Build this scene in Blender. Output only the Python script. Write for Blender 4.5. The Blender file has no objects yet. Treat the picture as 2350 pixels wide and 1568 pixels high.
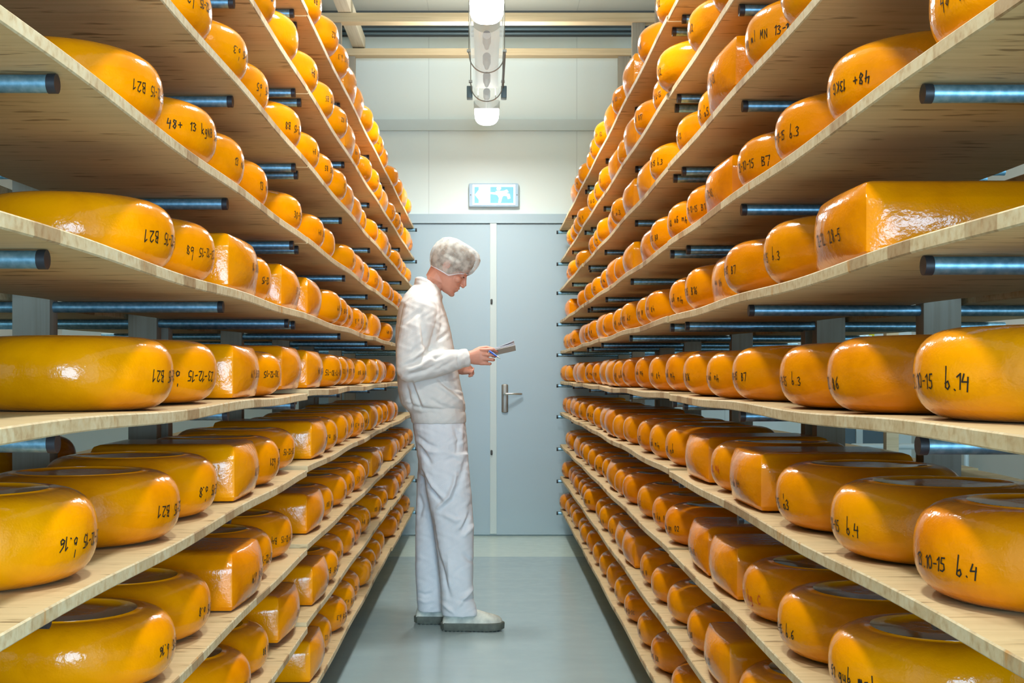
import bpy, bmesh, math, random
import numpy as np
from mathutils import Vector, Matrix

# ------------------------------------------------------------------ frame
F = 2880.0            # focal length in pixels of the 2350 x 1568 frame
VX, VY = 1117.0, 860.0  # vanishing point of the aisle
H = 1.251             # eye height
WALL = 9.75           # distance to the far wall
sc = bpy.context.scene
C = sc.collection

cam_d = bpy.data.cameras.new('camera')
cam_d.sensor_width = 36.0
cam_d.lens = F / 2350.0 * 36.0
cam_d.shift_x = (1175.0 - VX) / 2350.0
cam_d.shift_y = (VY - 784.0) / 2350.0
cam_d.clip_start = 0.05
cam = bpy.data.objects.new('camera', cam_d)
cam.location = (0, 0, H)
cam.rotation_euler = (math.pi / 2, 0, 0)
C.objects.link(cam)
sc.camera = cam

# ------------------------------------------------------------------ world, light, exposure
w = bpy.data.worlds.new('world')
sc.world = w
w.use_nodes = True
w.node_tree.nodes['Background'].inputs[0].default_value = (0.75, 0.85, 1.0, 1)
w.node_tree.nodes['Background'].inputs[1].default_value = 0.15
sc.view_settings.view_transform = 'Standard'
sc.view_settings.look = 'None'
sc.view_settings.gamma = 1.0
sc.view_settings.exposure = 0.08
sc.view_settings.use_curve_mapping = False
sc.cycles.use_denoising = True
sc.cycles.max_bounces = 8
sc.cycles.diffuse_bounces = 3
sc.cycles.glossy_bounces = 3
sc.cycles.transparent_max_bounces = 8
sc.cycles.sample_clamp_indirect = 6.0
sc.cycles.caustics_reflective = False
sc.cycles.caustics_refractive = False

LAMP_Y = [-1.25, 1.2, 3.65, 6.13, 8.62]     # luminaires along the aisle, the last two in view
LAMP_Z = H + 1.70
LAMP_W = 29.0
LAMP_UP = 18.0
LAMP_COL = (0.95, 0.98, 0.97)
SIDE_W = 8.0
DAY_W = 520.0
DAY_COL = (0.46, 0.74, 1.0)


def area(name, loc, size, sizey, power, col, rot=(0, 0, 0), spread=math.pi):
    l = bpy.data.lights.new(name, 'AREA')
    l.shape = 'RECTANGLE'
    l.size = size
    l.size_y = sizey
    l.energy = power
    l.color = col
    l.spread = spread
    o = bpy.data.objects.new(name, l)
    o.location = loc
    o.rotation_euler = rot
    C.objects.link(o)
    return o


for i, ly in enumerate(LAMP_Y):
    area('aisle_lamp_light', (0, ly, LAMP_Z - 0.02), 0.16, 0.34, LAMP_W, LAMP_COL)
    area('aisle_lamp_uplight', (0, ly, LAMP_Z + 0.22), 0.16, 0.34, LAMP_UP, LAMP_COL, (math.pi, 0, 0))
for sx in (-1, 1):
    for ly in (2.0, 6.5):
        area('side_aisle_lamp_light', (sx * 2.1, ly, LAMP_Z), 0.16, 0.6, SIDE_W, LAMP_COL)
# daylight from the opening at the near end of the aisle, behind the camera
area('daylight_opening', (1.1, -4.4, H + 0.1), 2.5, 2.0, DAY_W, DAY_COL, (math.pi / 2, 0, math.radians(8)))

# ------------------------------------------------------------------ helpers
rnd = random.Random(7)


def at(px, py, Y):
    return Vector(((px - VX) * Y / F, Y, H + (VY - py) * Y / F))


def tag(o, label=None, cat=None, group=None, kind=None):
    if label:
        o['label'] = label
    if cat:
        o['category'] = cat
    if group:
        o['group'] = group
    if kind:
        o['kind'] = kind
    return o


def link(name, me, mat=None, parent=None, loc=None):
    o = bpy.data.objects.new(name, me)
    C.objects.link(o)
    if mat is not None and len(me.materials) == 0:
        me.materials.append(mat)
    if parent is not None:
        o.parent = parent
    if loc is not None:
        o.location = loc
    return o


def empty(name, loc):
    o = bpy.data.objects.new(name, None)
    o.empty_display_size = 0.1
    o.location = loc
    C.objects.link(o)
    return o


def to_mesh(bm, name, smooth=False, angle=None):
    me = bpy.data.meshes.new(name)
    bmesh.ops.recalc_face_normals(bm, faces=bm.faces[:])
    if smooth:
        for f in bm.faces:
            f.smooth = True
        if angle is not None:
            for e in bm.edges:
                if len(e.link_faces) == 2 and e.calc_face_angle(0) > angle:
                    e.smooth = False
    bm.to_mesh(me)
    bm.free()
    return me


def box(bm, lo, hi, bevel=0.0):
    x0, y0, z0 = lo
    x1, y1, z1 = hi
    vs = [bm.verts.new(p) for p in ((x0, y0, z0), (x1, y0, z0), (x1, y1, z0), (x0, y1, z0),
                                    (x0, y0, z1), (x1, y0, z1), (x1, y1, z1), (x0, y1, z1))]
    fs = []
    for q in ((0, 3, 2, 1), (4, 5, 6, 7), (0, 1, 5, 4), (1, 2, 6, 5), (2, 3, 7, 6), (3, 0, 4, 7)):
        fs.append(bm.faces.new([vs[i] for i in q]))
    if bevel > 0:
        es = list({e for f in fs for e in f.edges})
        bmesh.ops.bevel(bm, geom=es, offset=bevel, segments=2, affect='EDGES', profile=0.6)
    return fs


def box_obj(name, lo, hi, mat, parent=None, bevel=0.0, origin=None):
    """box with its own origin (its centre by default)"""
    lo, hi = Vector(lo), Vector(hi)
    if origin is None:
        origin = (lo + hi) / 2
    origin = Vector(origin)
    bm = bmesh.new()
    box(bm, lo - origin, hi - origin, bevel)
    o = link(name, to_mesh(bm, name, bevel > 0, 0.9), mat, parent)
    o.location = origin - (parent.matrix_basis.translation if parent is not None else Vector((0, 0, 0)))
    return o


def frame_of(d):
    d = d.normalized()
    up = Vector((0, 0, 1)) if abs(d.z) < 0.9 else Vector((0, 1, 0))
    u = d.cross(up).normalized()
    v = u.cross(d).normalized()
    return u, v


def tube(bm, pts, radii, n=16, cap='dome', flat=1.0):
    """tube through pts; radii: number or (ru, rv) per point; ru is sideways, rv up"""
    pts = [Vector(p) for p in pts]
    rings = []
    m = len(pts)

    def rr(r):
        return (r, r * flat) if not isinstance(r, (tuple, list)) else r
    if not isinstance(radii, list):
        radii = [radii] * m
    P, R, D = [], [], []
    for i in range(m):
        a = pts[max(0, i - 1)]
        b = pts[min(m - 1, i + 1)]
        P.append(pts[i])
        R.append(rr(radii[i]))
        D.append((b - a).normalized())
    if cap == 'dome':
        d0, d1 = (pts[0] - pts[1]).normalized(), (pts[-1] - pts[-2]).normalized()
        r0, r1 = min(R[0]), min(R[-1])
        pre = [(pts[0] + d0 * r0 * math.sin(t), (R[0][0] * math.cos(t), R[0][1] * math.cos(t)), D[0]) for t in (1.35, 0.9, 0.45)]
        post = [(pts[-1] + d1 * r1 * math.sin(t), (R[-1][0] * math.cos(t), R[-1][1] * math.cos(t)), D[-1]) for t in (0.45, 0.9, 1.35)]
        P = [x[0] for x in pre] + P + [x[0] for x in post]
        R = [x[1] for x in pre] + R + [x[1] for x in post]
        D = [x[2] for x in pre] + D + [x[2] for x in post]
    for p, r, d in zip(P, R, D):
        u, v = frame_of(d)
        rings.append([bm.verts.new(p + u * (r[0] * math.cos(2 * math.pi * k / n)) + v * (r[1] * math.sin(2 * math.pi * k / n))) for k in range(n)])
    skin_rings(bm, rings, True)


def skin_rings(bm, rings, caps=True):
    n = len(rings[0])
    for a, b in zip(rings, rings[1:]):
        for k in range(n):
            bm.faces.new((a[k], a[(k + 1) % n], b[(k + 1) % n], b[k]))
    if caps:
        bm.faces.new(rings[0][::-1])
        bm.faces.new(rings[-1])


def lathe(bm, prof, n=32, axis='Z', origin=(0, 0, 0)):
    o = Vector(origin)
    rings = []
    for r, h in prof:
        ring = []
        for k in range(n):
            a = 2 * math.pi * k / n
            c, s = r * math.cos(a), r * math.sin(a)
            if axis == 'Z':
                p = Vector((c, s, h))
            elif axis == 'X':
                p = Vector((h, c, s))
            else:
                p = Vector((s, h, c))
            ring.append(bm.verts.new(o + p))
        rings.append(ring)
    skin_rings(bm, rings, True)


def ellipsoid(bm, c, r, rot=None, seg=20):
    M = Matrix.Translation(Vector(c)) @ (rot.to_4x4() if rot is not None else Matrix.Identity(4)) @ Matrix.Diagonal((r[0], r[1], r[2], 1))
    bmesh.ops.create_uvsphere(bm, u_segments=seg, v_segments=seg // 2, radius=1.0, matrix=M)


# ------------------------------------------------------------------ materials
def material(name):
    m = bpy.data.materials.new(name)
    m.use_nodes = True
    nt = m.node_tree
    b = nt.nodes['Principled BSDF']
    return m, nt, b


def N(nt, kind, **kw):
    n = nt.nodes.new(kind)
    for k, v in kw.items():
        setattr(n, k, v)
    return n


def simple(name, col, rough=0.5, metal=0.0, coat=0.0, noise=0.0, nscale=20.0, bump=0.0, bscale=80.0):
    m, nt, b = material(name)
    b.inputs['Base Color'].default_value = (*col, 1)
    b.inputs['Roughness'].default_value = rough
    b.inputs['Metallic'].default_value = metal
    b.inputs['Coat Weight'].default_value = coat
    tc = N(nt, 'ShaderNodeTexCoord')
    if noise > 0:
        n = N(nt, 'ShaderNodeTexNoise')
        n.inputs['Scale'].default_value = nscale
        n.inputs['Detail'].default_value = 5
        nt.links.new(tc.outputs['Object'], n.inputs['Vector'])
        mr = N(nt, 'ShaderNodeMapRange')
        mr.inputs[1].default_value = 0.3
        mr.inputs[2].default_value = 0.7
        mr.inputs[3].default_value = 1 - noise
        mr.inputs[4].default_value = 1 + noise
        nt.links.new(n.outputs[0], mr.inputs[0])
        mx = N(nt, 'ShaderNodeVectorMath', operation='SCALE')
        mx.inputs[0].default_value = col
        nt.links.new(mr.outputs[0], mx.inputs['Scale'])
        nt.links.new(mx.outputs[0], b.inputs['Base Color'])
    if bump > 0:
        n = N(nt, 'ShaderNodeTexNoise')
        n.inputs['Scale'].default_value = bscale
        n.inputs['Detail'].default_value = 3
        nt.links.new(tc.outputs['Object'], n.inputs['Vector'])
        bp = N(nt, 'ShaderNodeBump')
        bp.inputs['Strength'].default_value = bump
        bp.inputs['Distance'].default_value = 0.01
        nt.links.new(n.outputs[0], bp.inputs['Height'])
        nt.links.new(bp.outputs[0], b.inputs['Normal'])
    return m


def emissive(name, col, strength):
    m, nt, b = material(name)
    b.inputs['Base Color'].default_value = (*(0.6 * c for c in col), 1)
    b.inputs['Emission Color'].default_value = (*col, 1)
    b.inputs['Emission Strength'].default_value = strength
    return m


def ramp(nt, src, stops):
    r = N(nt, 'ShaderNodeValToRGB')
    el = r.color_ramp.elements
    while len(el) > 1:
        el.remove(el[-1])
    el[0].position = stops[0][0]
    el[0].color = (*stops[0][1], 1)
    for p, c in stops[1:]:
        e = el.new(p)
        e.color = (*c, 1)
    nt.links.new(src, r.inputs[0])
    return r.outputs[0]


def mixc(nt, fac, a, b_, blend='MIX'):
    n = N(nt, 'ShaderNodeMix', data_type='RGBA', blend_type=blend)
    if isinstance(fac, float):
        n.inputs[0].default_value = fac
    else:
        nt.links.new(fac, n.inputs[0])
    for s, i in ((a, 6), (b_, 7)):
        if isinstance(s, tuple):
            n.inputs[i].default_value = (*s, 1)
        else:
            nt.links.new(s, n.inputs[i])
    return n.outputs[2]


def cheese_mat():
    m, nt, b = material('orange_cheese_coating')
    tc = N(nt, 'ShaderNodeTexCoord')
    oi = N(nt, 'ShaderNodeObjectInfo')
    add = N(nt, 'ShaderNodeVectorMath', operation='ADD')
    sc_ = N(nt, 'ShaderNodeVectorMath', operation='SCALE')
    sc_.inputs[0].default_value = (13.0, 7.0, 3.0)
    nt.links.new(oi.outputs['Random'], sc_.inputs['Scale'])
    nt.links.new(tc.outputs['Object'], add.inputs[0])
    nt.links.new(sc_.outputs[0], add.inputs[1])
    base = ramp(nt, oi.outputs['Random'], [(0.0, (0.80, 0.252, 0.0)), (0.5, (0.83, 0.285, 0.0)), (1.0, (0.78, 0.228, 0.0))])
    n1 = N(nt, 'ShaderNodeTexNoise')
    n1.inputs['Scale'].default_value = 9.0
    n1.inputs['Detail'].default_value = 4.0
    nt.links.new(add.outputs[0], n1.inputs['Vector'])
    mott = ramp(nt, n1.outputs[0], [(0.3, (0.80, 0.74, 0.7)), (0.5, (1, 1, 1)), (0.72, (1.0, 1.03, 1.0))])
    col = mixc(nt, 1.0, base, mott, 'MULTIPLY')
    nt.links.new(col, b.inputs['Base Color'])
    b.inputs['Roughness'].default_value = 0.13
    b.inputs['IOR'].default_value = 1.37
    n2 = N(nt, 'ShaderNodeTexNoise')
    n2.inputs['Scale'].default_value = 55.0
    n2.inputs['Detail'].default_value = 3.0
    nt.links.new(add.outputs[0], n2.inputs['Vector'])
    n3 = N(nt, 'ShaderNodeTexNoise')
    n3.inputs['Scale'].default_value = 260.0
    nt.links.new(add.outputs[0], n3.inputs['Vector'])
    hm = N(nt, 'ShaderNodeMath', operation='MULTIPLY_ADD')
    hm.inputs[1].default_value = 0.22
    nt.links.new(n3.outputs[0], hm.inputs[0])
    nt.links.new(n2.outputs[0], hm.inputs[2])
    bp = N(nt, 'ShaderNodeBump')
    bp.inputs['Strength'].default_value = 0.20
    bp.inputs['Distance'].default_value = 0.006
    nt.links.new(hm.outputs[0], bp.inputs['Height'])
    nt.links.new(bp.outputs[0], b.inputs['Normal'])
    return m


def pine_mat(name, grain='X', pale=(0.64, 0.465, 0.245), dark=(0.38, 0.23, 0.09), flecks=True, blocks=True, offset=True):
    m, nt, b = material(name)
    tc = N(nt, 'ShaderNodeTexCoord')
    oi = N(nt, 'ShaderNodeObjectInfo')
    src = tc.outputs['Object']
    add = N(nt, 'ShaderNodeVectorMath', operation='ADD')
    s_ = N(nt, 'ShaderNodeVectorMath', operation='SCALE')
    s_.inputs[0].default_value = (17.0, 31.0, 11.0)
    nt.links.new(oi.outputs['Random'], s_.inputs['Scale'])
    nt.links.new(src, add.inputs[0])
    nt.links.new(s_.outputs[0], add.inputs[1])
    mp = N(nt, 'ShaderNodeMapping')
    g = {'X': (1.3, 15.0, 15.0), 'Y': (16.0, 1.2, 16.0), 'Z': (16.0, 16.0, 1.2)}[grain]
    mp.inputs['Scale'].default_value = g
    nt.links.new(add.outputs[0], mp.inputs['Vector'])
    n1 = N(nt, 'ShaderNodeTexNoise')
    n1.inputs['Scale'].default_value = 1.0
    n1.inputs['Detail'].default_value = 6.0
    n1.inputs['Distortion'].default_value = 0.6
    nt.links.new(mp.outputs[0], n1.inputs['Vector'])
    mid = tuple((p + q) / 2 for p, q in zip(pale, dark))
    col = ramp(nt, n1.outputs[0], [(0.22, tuple(0.5 * (p + q) for p, q in zip(pale, mid))), (0.45, pale), (0.62, tuple(0.95 * v for v in pale)), (0.85, mid)])
    # fine grain lines
    mp2 = N(nt, 'ShaderNodeMapping')
    mp2.inputs['Scale'].default_value = tuple(v * (6 if v > 2 else 2) for v in g)
    nt.links.new(add.outputs[0], mp2.inputs['Vector'])
    n2 = N(nt, 'ShaderNodeTexNoise')
    n2.inputs['Scale'].default_value = 1.0
    n2.inputs['Detail'].default_value = 3.0
    nt.links.new(mp2.outputs[0], n2.inputs['Vector'])
    fine = ramp(nt, n2.outputs[0], [(0.35, (0.80, 0.76, 0.70)), (0.55, (1, 1, 1)), (1.0, (1, 1, 1))])
    col = mixc(nt, 0.5, col, fine, 'MULTIPLY')
    if flecks:
        mp3 = N(nt, 'ShaderNodeMapping')
        mp3.inputs['Scale'].default_value = tuple(v * 5.0 if v < 2 else v * 2.6 for v in g)
        nt.links.new(add.outputs[0], mp3.inputs['Vector'])
        n3 = N(nt, 'ShaderNodeTexNoise')
        n3.inputs['Scale'].default_value = 1.5
        n3.inputs['Detail'].default_value = 2.0
        nt.links.new(mp3.outputs[0], n3.inputs['Vector'])
        fl = ramp(nt, n3.outputs[0], [(0.615, (0, 0, 0)), (0.70, (0.8, 0.8, 0.8))])
        col = mixc(nt, fl, col, tuple(0.55 * v for v in dark))
    if blocks:
        # end grain of the glued lamellas along the long edge of the board
        sp = N(nt, 'ShaderNodeSeparateXYZ')
        nt.links.new(add.outputs[0], sp.inputs[0])
        ml = N(nt, 'ShaderNodeMath', operation='MULTIPLY')
        ml.inputs[1].default_value = 10.5
        nt.links.new(sp.outputs['Y'], ml.inputs[0])
        fl_ = N(nt, 'ShaderNodeMath', operation='FLOOR')
        nt.links.new(ml.outputs[0], fl_.inputs[0])
        wn = N(nt, 'ShaderNodeTexWhiteNoise', noise_dimensions='1D')
        nt.links.new(fl_.outputs[0], wn.inputs['W'])
        bc = ramp(nt, wn.outputs[0], [(0.0, (1.02, 1.0, 0.96)), (0.55, (0.95, 0.9, 0.82)), (0.8, (0.86, 0.78, 0.68)), (0.9, (0.62, 0.49, 0.38)), (1.0, (0.66, 0.52, 0.4))])
        ed = N(nt, 'ShaderNodeTexNoise')
        ed.inputs['Scale'].default_value = 70.0
        ed.inputs['Detail'].default_value = 4.0
        nt.links.new(add.outputs[0], ed.inputs['Vector'])
        ec = ramp(nt, ed.outputs[0], [(0.3, (0.50, 0.36, 0.20)), (0.5, (0.62, 0.50, 0.31)), (0.75, (0.66, 0.58, 0.40))])
        ecol = mixc(nt, 1.0, ec, bc, 'MULTIPLY')
        # orange drips of cheese coating on the edge
        dr = N(nt, 'ShaderNodeTexNoise')
        dmp = N(nt, 'ShaderNodeMapping')
        dmp.inputs['Scale'].default_value = (20, 26, 9)
        nt.links.new(add.outputs[0], dmp.inputs['Vector'])
        nt.links.new(dmp.outputs[0], dr.inputs['Vector'])
        dr.inputs['Scale'].default_value = 1.0
        df = ramp(nt, dr.outputs[0], [(0.66, (0, 0, 0)), (0.74, (0.75, 0.75, 0.75))])
        ecol = mixc(nt, df, ecol, (0.52, 0.24, 0.055))
        ge = N(nt, 'ShaderNodeNewGeometry')
        sn = N(nt, 'ShaderNodeSeparateXYZ')
        nt.links.new(ge.outputs['Normal'], sn.inputs[0])
        ab = N(nt, 'ShaderNodeMath', operation='ABSOLUTE')
        nt.links.new(sn.outputs['X'], ab.inputs[0])
        gt = N(nt, 'ShaderNodeMath', operation='GREATER_THAN')
        gt.inputs[1].default_value = 0.7
        nt.links.new(ab.outputs[0], gt.inputs[0])
        col = mixc(nt, gt.outputs[0], col, ecol)
    nt.links.new(col, b.inputs['Base Color'])
    b.inputs['Roughness'].default_value = 0.62
    b.inputs['Specular IOR Level'].default_value = 0.25
    bp = N(nt, 'ShaderNodeBump')
    bp.inputs['Strength'].default_value = 0.15
    bp.inputs['Distance'].default_value = 0.003
    nt.links.new(n2.outputs[0], bp.inputs['Height'])
    nt.links.new(bp.outputs[0], b.inputs['Normal'])
    return m


def floor_mat():
    m, nt, b = material('grey_coated_floor')
    tc = N(nt, 'ShaderNodeTexCoord')
    sp = N(nt, 'ShaderNodeSeparateXYZ')
    nt.links.new(tc.outputs['Object'], sp.inputs[0])
    n1 = N(nt, 'ShaderNodeTexNoise')
    n1.inputs['Scale'].default_value = 2.2
    n1.inputs['Detail'].default_value = 8.0
    mp = N(nt, 'ShaderNodeMapping')
    mp.inputs['Scale'].default_value = (0.9, 2.2, 1)
    nt.links.new(tc.outputs['Object'], mp.inputs['Vector'])
    nt.links.new(mp.outputs[0], n1.inputs['Vector'])
    g = ramp(nt, n1.outputs[0], [(0.3, (0.37, 0.47, 0.48)), (0.55, (0.39, 0.49, 0.50)), (0.75, (0.41, 0.51, 0.515))])
    gt = N(nt, 'ShaderNodeMath', operation='GREATER_THAN')
    gt.inputs[1].default_value = 8.62          # the pale threshold strip in front of the doors
    nt.links.new(sp.outputs['Y'], gt.inputs[0])
    col = mixc(nt, gt.outputs[0], g, (0.60, 0.70, 0.62))
    nt.links.new(col, b.inputs['Base Color'])
    n2 = N(nt, 'ShaderNodeTexNoise')
    n2.inputs['Scale'].default_value = 14.0
    n2.inputs['Detail'].default_value = 6.0
    nt.links.new(tc.outputs['Object'], n2.inputs['Vector'])
    mr = N(nt, 'ShaderNodeMapRange')
    mr.inputs[1].default_value = 0.3
    mr.inputs[2].default_value = 0.75
    mr.inputs[3].default_value = 0.15
    mr.inputs[4].default_value = 0.24
    nt.links.new(n2.outputs[0], mr.inputs[0])
    nt.links.new(mr.outputs[0], b.inputs['Roughness'])
    return m


def panel_mat(name, col, sx):
    """sandwich panel with faint vertical joints every sx metres"""
    m, nt, b = material(name)
    tc = N(nt, 'ShaderNodeTexCoord')
    sp = N(nt, 'ShaderNodeSeparateXYZ')
    nt.links.new(tc.outputs['Object'], sp.inputs[0])
    ml = N(nt, 'ShaderNodeMath', operation='PINGPONG')
    ml.inputs[1].default_value = sx / 2
    of = N(nt, 'ShaderNodeMath', operation='ADD')
    of.inputs[1].default_value = 0.45
    nt.links.new(sp.outputs['X'], of.inputs[0])
    nt.links.new(of.outputs[0], ml.inputs[0])
    lt = N(nt, 'ShaderNodeMath', operation='LESS_THAN')
    lt.inputs[1].default_value = 0.004
    nt.links.new(ml.outputs[0], lt.inputs[0])
    c = mixc(nt, lt.outputs[0], col, tuple(0.86 * v for v in col))
    nt.links.new(c, b.inputs['Base Color'])
    b.inputs['Roughness'].default_value = 0.45
    return m


def pipe_mat():
    m, nt, b = material('galvanised_steel_daylit')
    tc = N(nt, 'ShaderNodeTexCoord')
    n = N(nt, 'ShaderNodeTexNoise')
    n.inputs['Scale'].default_value = 90.0
    n.inputs['Detail'].default_value = 4.0
    nt.links.new(tc.outputs['Object'], n.inputs['Vector'])
    c = ramp(nt, n.outputs[0], [(0.3, (0.17, 0.36, 0.50)), (0.55, (0.27, 0.50, 0.66)), (0.75, (0.42, 0.64, 0.78))])  # grey zinc tinted blue: the reflected daylight is put into the colour
    nt.links.new(c, b.inputs['Base Color'])
    b.inputs['Metallic'].default_value = 0.85
    b.inputs['Roughness'].default_value = 0.38
    return m


def net_mat():
    m, nt, b = material('white_mesh_fabric')
    b.inputs['Base Color'].default_value = (0.72, 0.705, 0.64, 1)
    b.inputs['Specular IOR Level'].default_value = 0.1
    b.inputs['Roughness'].default_value = 0.8
    tc = N(nt, 'ShaderNodeTexCoord')
    n = N(nt, 'ShaderNodeTexNoise')
    n.inputs['Scale'].default_value = 34.0
    n.inputs['Detail'].default_value = 4.0
    nt.links.new(tc.outputs['Object'], n.inputs['Vector'])
    mr = N(nt, 'ShaderNodeMapRange')
    mr.inputs[1].default_value = 0.35
    mr.inputs[2].default_value = 0.65
    mr.inputs[3].default_value = 0.30
    mr.inputs[4].default_value = 0.72
    nt.links.new(n.outputs[0], mr.inputs[0])
    nt.links.new(mr.outputs[0], b.inputs['Alpha'])
    return m


def clear_tube_mat():
    m, nt, b = material('clear_plastic')
    b.inputs['Base Color'].default_value = (0.80, 0.84, 0.84, 1)
    b.inputs['Roughness'].default_value = 0.08
    b.inputs['Alpha'].default_value = 0.34
    b.inputs['Emission Color'].default_value = (0.78, 0.9, 0.88, 1)     # the tube of a lit luminaire
    b.inputs['Emission Strength'].default_value = 0.55
    return m


M = dict(
    cheese=cheese_mat(),
    ink=simple('black_marker_ink', (0.012, 0.008, 0.004), 0.5),
    redink=simple('red_marker_ink', (0.55, 0.07, 0.01), 0.5),
    board=pine_mat('pine_board'),
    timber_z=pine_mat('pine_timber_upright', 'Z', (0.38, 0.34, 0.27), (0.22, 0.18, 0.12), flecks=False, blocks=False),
    timber_x=pine_mat('pine_timber_cross', 'X', (0.72, 0.56, 0.34), (0.55, 0.38, 0.18), flecks=False, blocks=False),
    timber_y=pine_mat('pine_timber_long', 'Y', (0.74, 0.66, 0.50), (0.6, 0.5, 0.34), flecks=False, blocks=False),
    pipe=pipe_mat(),
    cap=simple('black_plastic', (0.015, 0.016, 0.02), 0.45),
    floor=floor_mat(),
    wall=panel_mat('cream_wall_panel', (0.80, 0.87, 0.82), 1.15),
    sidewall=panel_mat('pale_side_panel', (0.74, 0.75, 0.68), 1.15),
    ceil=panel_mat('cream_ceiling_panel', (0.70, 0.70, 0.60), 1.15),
    door=simple('pale_blue_door_skin', (0.415, 0.525, 0.575), 0.35),
    trim=simple('pale_grey_trim', (0.62, 0.70, 0.675), 0.4),
    dark=simple('dark_grey_steel', (0.075, 0.08, 0.075), 0.45),
    darkblue=simple('blue_grey_steel', (0.10, 0.15, 0.17), 0.35),
    steel=simple('brushed_steel', (0.33, 0.31, 0.27), 0.4, 0.7),
    chrome=simple('bright_steel', (0.72, 0.75, 0.74), 0.25, 0.9),
    lamp=emissive('lit_diffuser', (1.0, 0.99, 0.96), 14.0),
    tube=clear_tube_mat(),
    socket=simple('grey_lamp_socket', (0.13, 0.125, 0.12), 0.5),
    sign_w=emissive('sign_white_light', (0.95, 0.99, 1.0), 1.6),
    sign_c=emissive('sign_cyan_light', (0.22, 0.62, 0.74), 0.50),
    sign_h=simple('pale_blue_sign_housing', (0.50, 0.66, 0.80), 0.3),
    skin=simple('skin', (0.66, 0.30, 0.20), 0.5, noise=0.10, nscale=14),
    hair=simple('brown_hair', (0.20, 0.125, 0.07), 0.6, noise=0.3, nscale=60),
    net=net_mat(),
    sweat=simple('cream_sweatshirt_cloth', (0.74, 0.715, 0.67), 0.9, noise=0.03, nscale=8, bump=0.12, bscale=220),
    trous=simple('white_work_cloth', (0.74, 0.75, 0.77), 0.85, noise=0.04, nscale=10, bump=0.12, bscale=200),
    shoe=simple('scuffed_white_leather', (0.62, 0.62, 0.53), 0.5, noise=0.28, nscale=24),
    sole=simple('grey_rubber', (0.115, 0.125, 0.10), 0.7, noise=0.2, nscale=40),
    paper=simple('white_paper', (0.80, 0.80, 0.86), 0.7),
    card=simple('grey_card', (0.55, 0.52, 0.48), 0.7),
    pen=simple('blue_plastic', (0.02, 0.13, 0.62), 0.3),
    eye=simple('dark_lashes', (0.05, 0.025, 0.015), 0.5),
    yellow=simple('yellow_plastic', (0.85, 0.78, 0.02), 0.5),
)

# ------------------------------------------------------------------ the room
RX, RY0 = 3.3, -4.6
CEIL = H + 2.82


def plane_box(name, lo, hi, mat):
    return tag(box_obj(name, lo, hi, mat, origin=(0, 0, 0)), kind='structure')


plane_box('floor', (-RX - .1, RY0, -0.1), (RX + .1, WALL + .1, 0.0), M['floor'])
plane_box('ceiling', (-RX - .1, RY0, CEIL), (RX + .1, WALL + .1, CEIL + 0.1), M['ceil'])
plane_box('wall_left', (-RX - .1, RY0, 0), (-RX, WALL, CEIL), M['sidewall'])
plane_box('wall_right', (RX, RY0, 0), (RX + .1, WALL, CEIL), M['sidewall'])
plane_box('wall_back', (-RX, WALL, 0), (RX, WALL + .1, CEIL), M['wall'])


def wz(py):
    return H + (VY - py) * WALL / F


def wx(px):
    return (px - VX) * WALL / F


# girt along the far wall, lintel above the doors, dark strip under the ceiling
plane_box('trim_1', (-RX, WALL - .035, wz(301)), (RX, WALL, wz(276)), M['trim'])
plane_box('trim_2', (-1.6, WALL - .05, wz(514)), (1.6, WALL, wz(493)), M['door'])
plane_box('trim_3', (-RX, WALL - .03, wz(85)), (RX, WALL, CEIL), M['dark'])
bm = bmesh.new()
tube(bm, [(-RX, WALL - .05, wz(71)), (RX, WALL - .05, wz(71))], 0.012, 10, cap='flat')
tube(bm, [(-RX, WALL - .05, wz(81)), (RX, WALL - .05, wz(81))], 0.010, 10, cap='flat')
tag(link('trim_4', to_mesh(bm, 'trim_4', True, 0.9), M['darkblue']), kind='structure')
plane_box('trim_5', (wx(1124.5), WALL - .045, 0.02), (wx(1139.5), WALL, wz(514)), M['trim'])
tr5 = bpy.data.objects['trim_5']
for py in (693, 1038):
    bm = bmesh.new()
    c = Vector((wx(1128), WALL - .05, wz(py)))
    tube(bm, [c + Vector((0, 0, .012)), c - Vector((0, 0, .012))], [0.0085, 0.0085], 12)
    tag(link('lock', to_mesh(bm, 'lock', True), M['dark'], tr5), 'small dark lock on the door post')
for nm, x0, x1 in (('door_1', -1.45, wx(1124.3)), ('door_2', wx(1139.7), 1.45)):
    plane_box(nm, (x0, WALL - .03, 0.012), (x1, WALL, wz(516)), M['door'])
d2 = bpy.data.objects['door_2']
bm = bmesh.new()
c0, c1 = Vector((wx(1158.5), WALL - .036, wz(884))), Vector((wx(1158.5), WALL - .036, wz(945)))
tube(bm, [c0, c1], [(0.0255, .008), (0.0255, .008)], 20)
hp = tag(link('handle_plate', to_mesh(bm, 'handle_plate', True, 0.8), M['steel'], d2), 'brushed steel plate')
bm = bmesh.new()
a = Vector((wx(1157), WALL - .04, wz(904)))
tube(bm, [a, a + Vector((0, -.045, 0)), a + Vector((.008, -.055, 0)), Vector((wx(1196), WALL - .055, wz(904)))], 0.0085, 12)
link('handle', to_mesh(bm, 'handle', True, 0.9), M['chrome'], d2)

# end of the aisle behind the camera: the wall with the daylight opening
xo0, xo1, zo0, zo1 = -0.2, 2.4, 0.3, 2.4
bm = bmesh.new()
for lo, hi in (((-RX, RY0 - .1, 0), (xo0, RY0, CEIL)), ((xo1, RY0 - .1, 0), (RX, RY0, CEIL)),
               ((xo0, RY0 - .1, 0), (xo1, RY0, zo0)), ((xo0, RY0 - .1, zo1), (xo1, RY0, CEIL))):
    box(bm, lo, hi)
tag(link('wall_rear', to_mesh(bm, 'wall_rear'), M['sidewall']), kind='structure')

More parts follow.
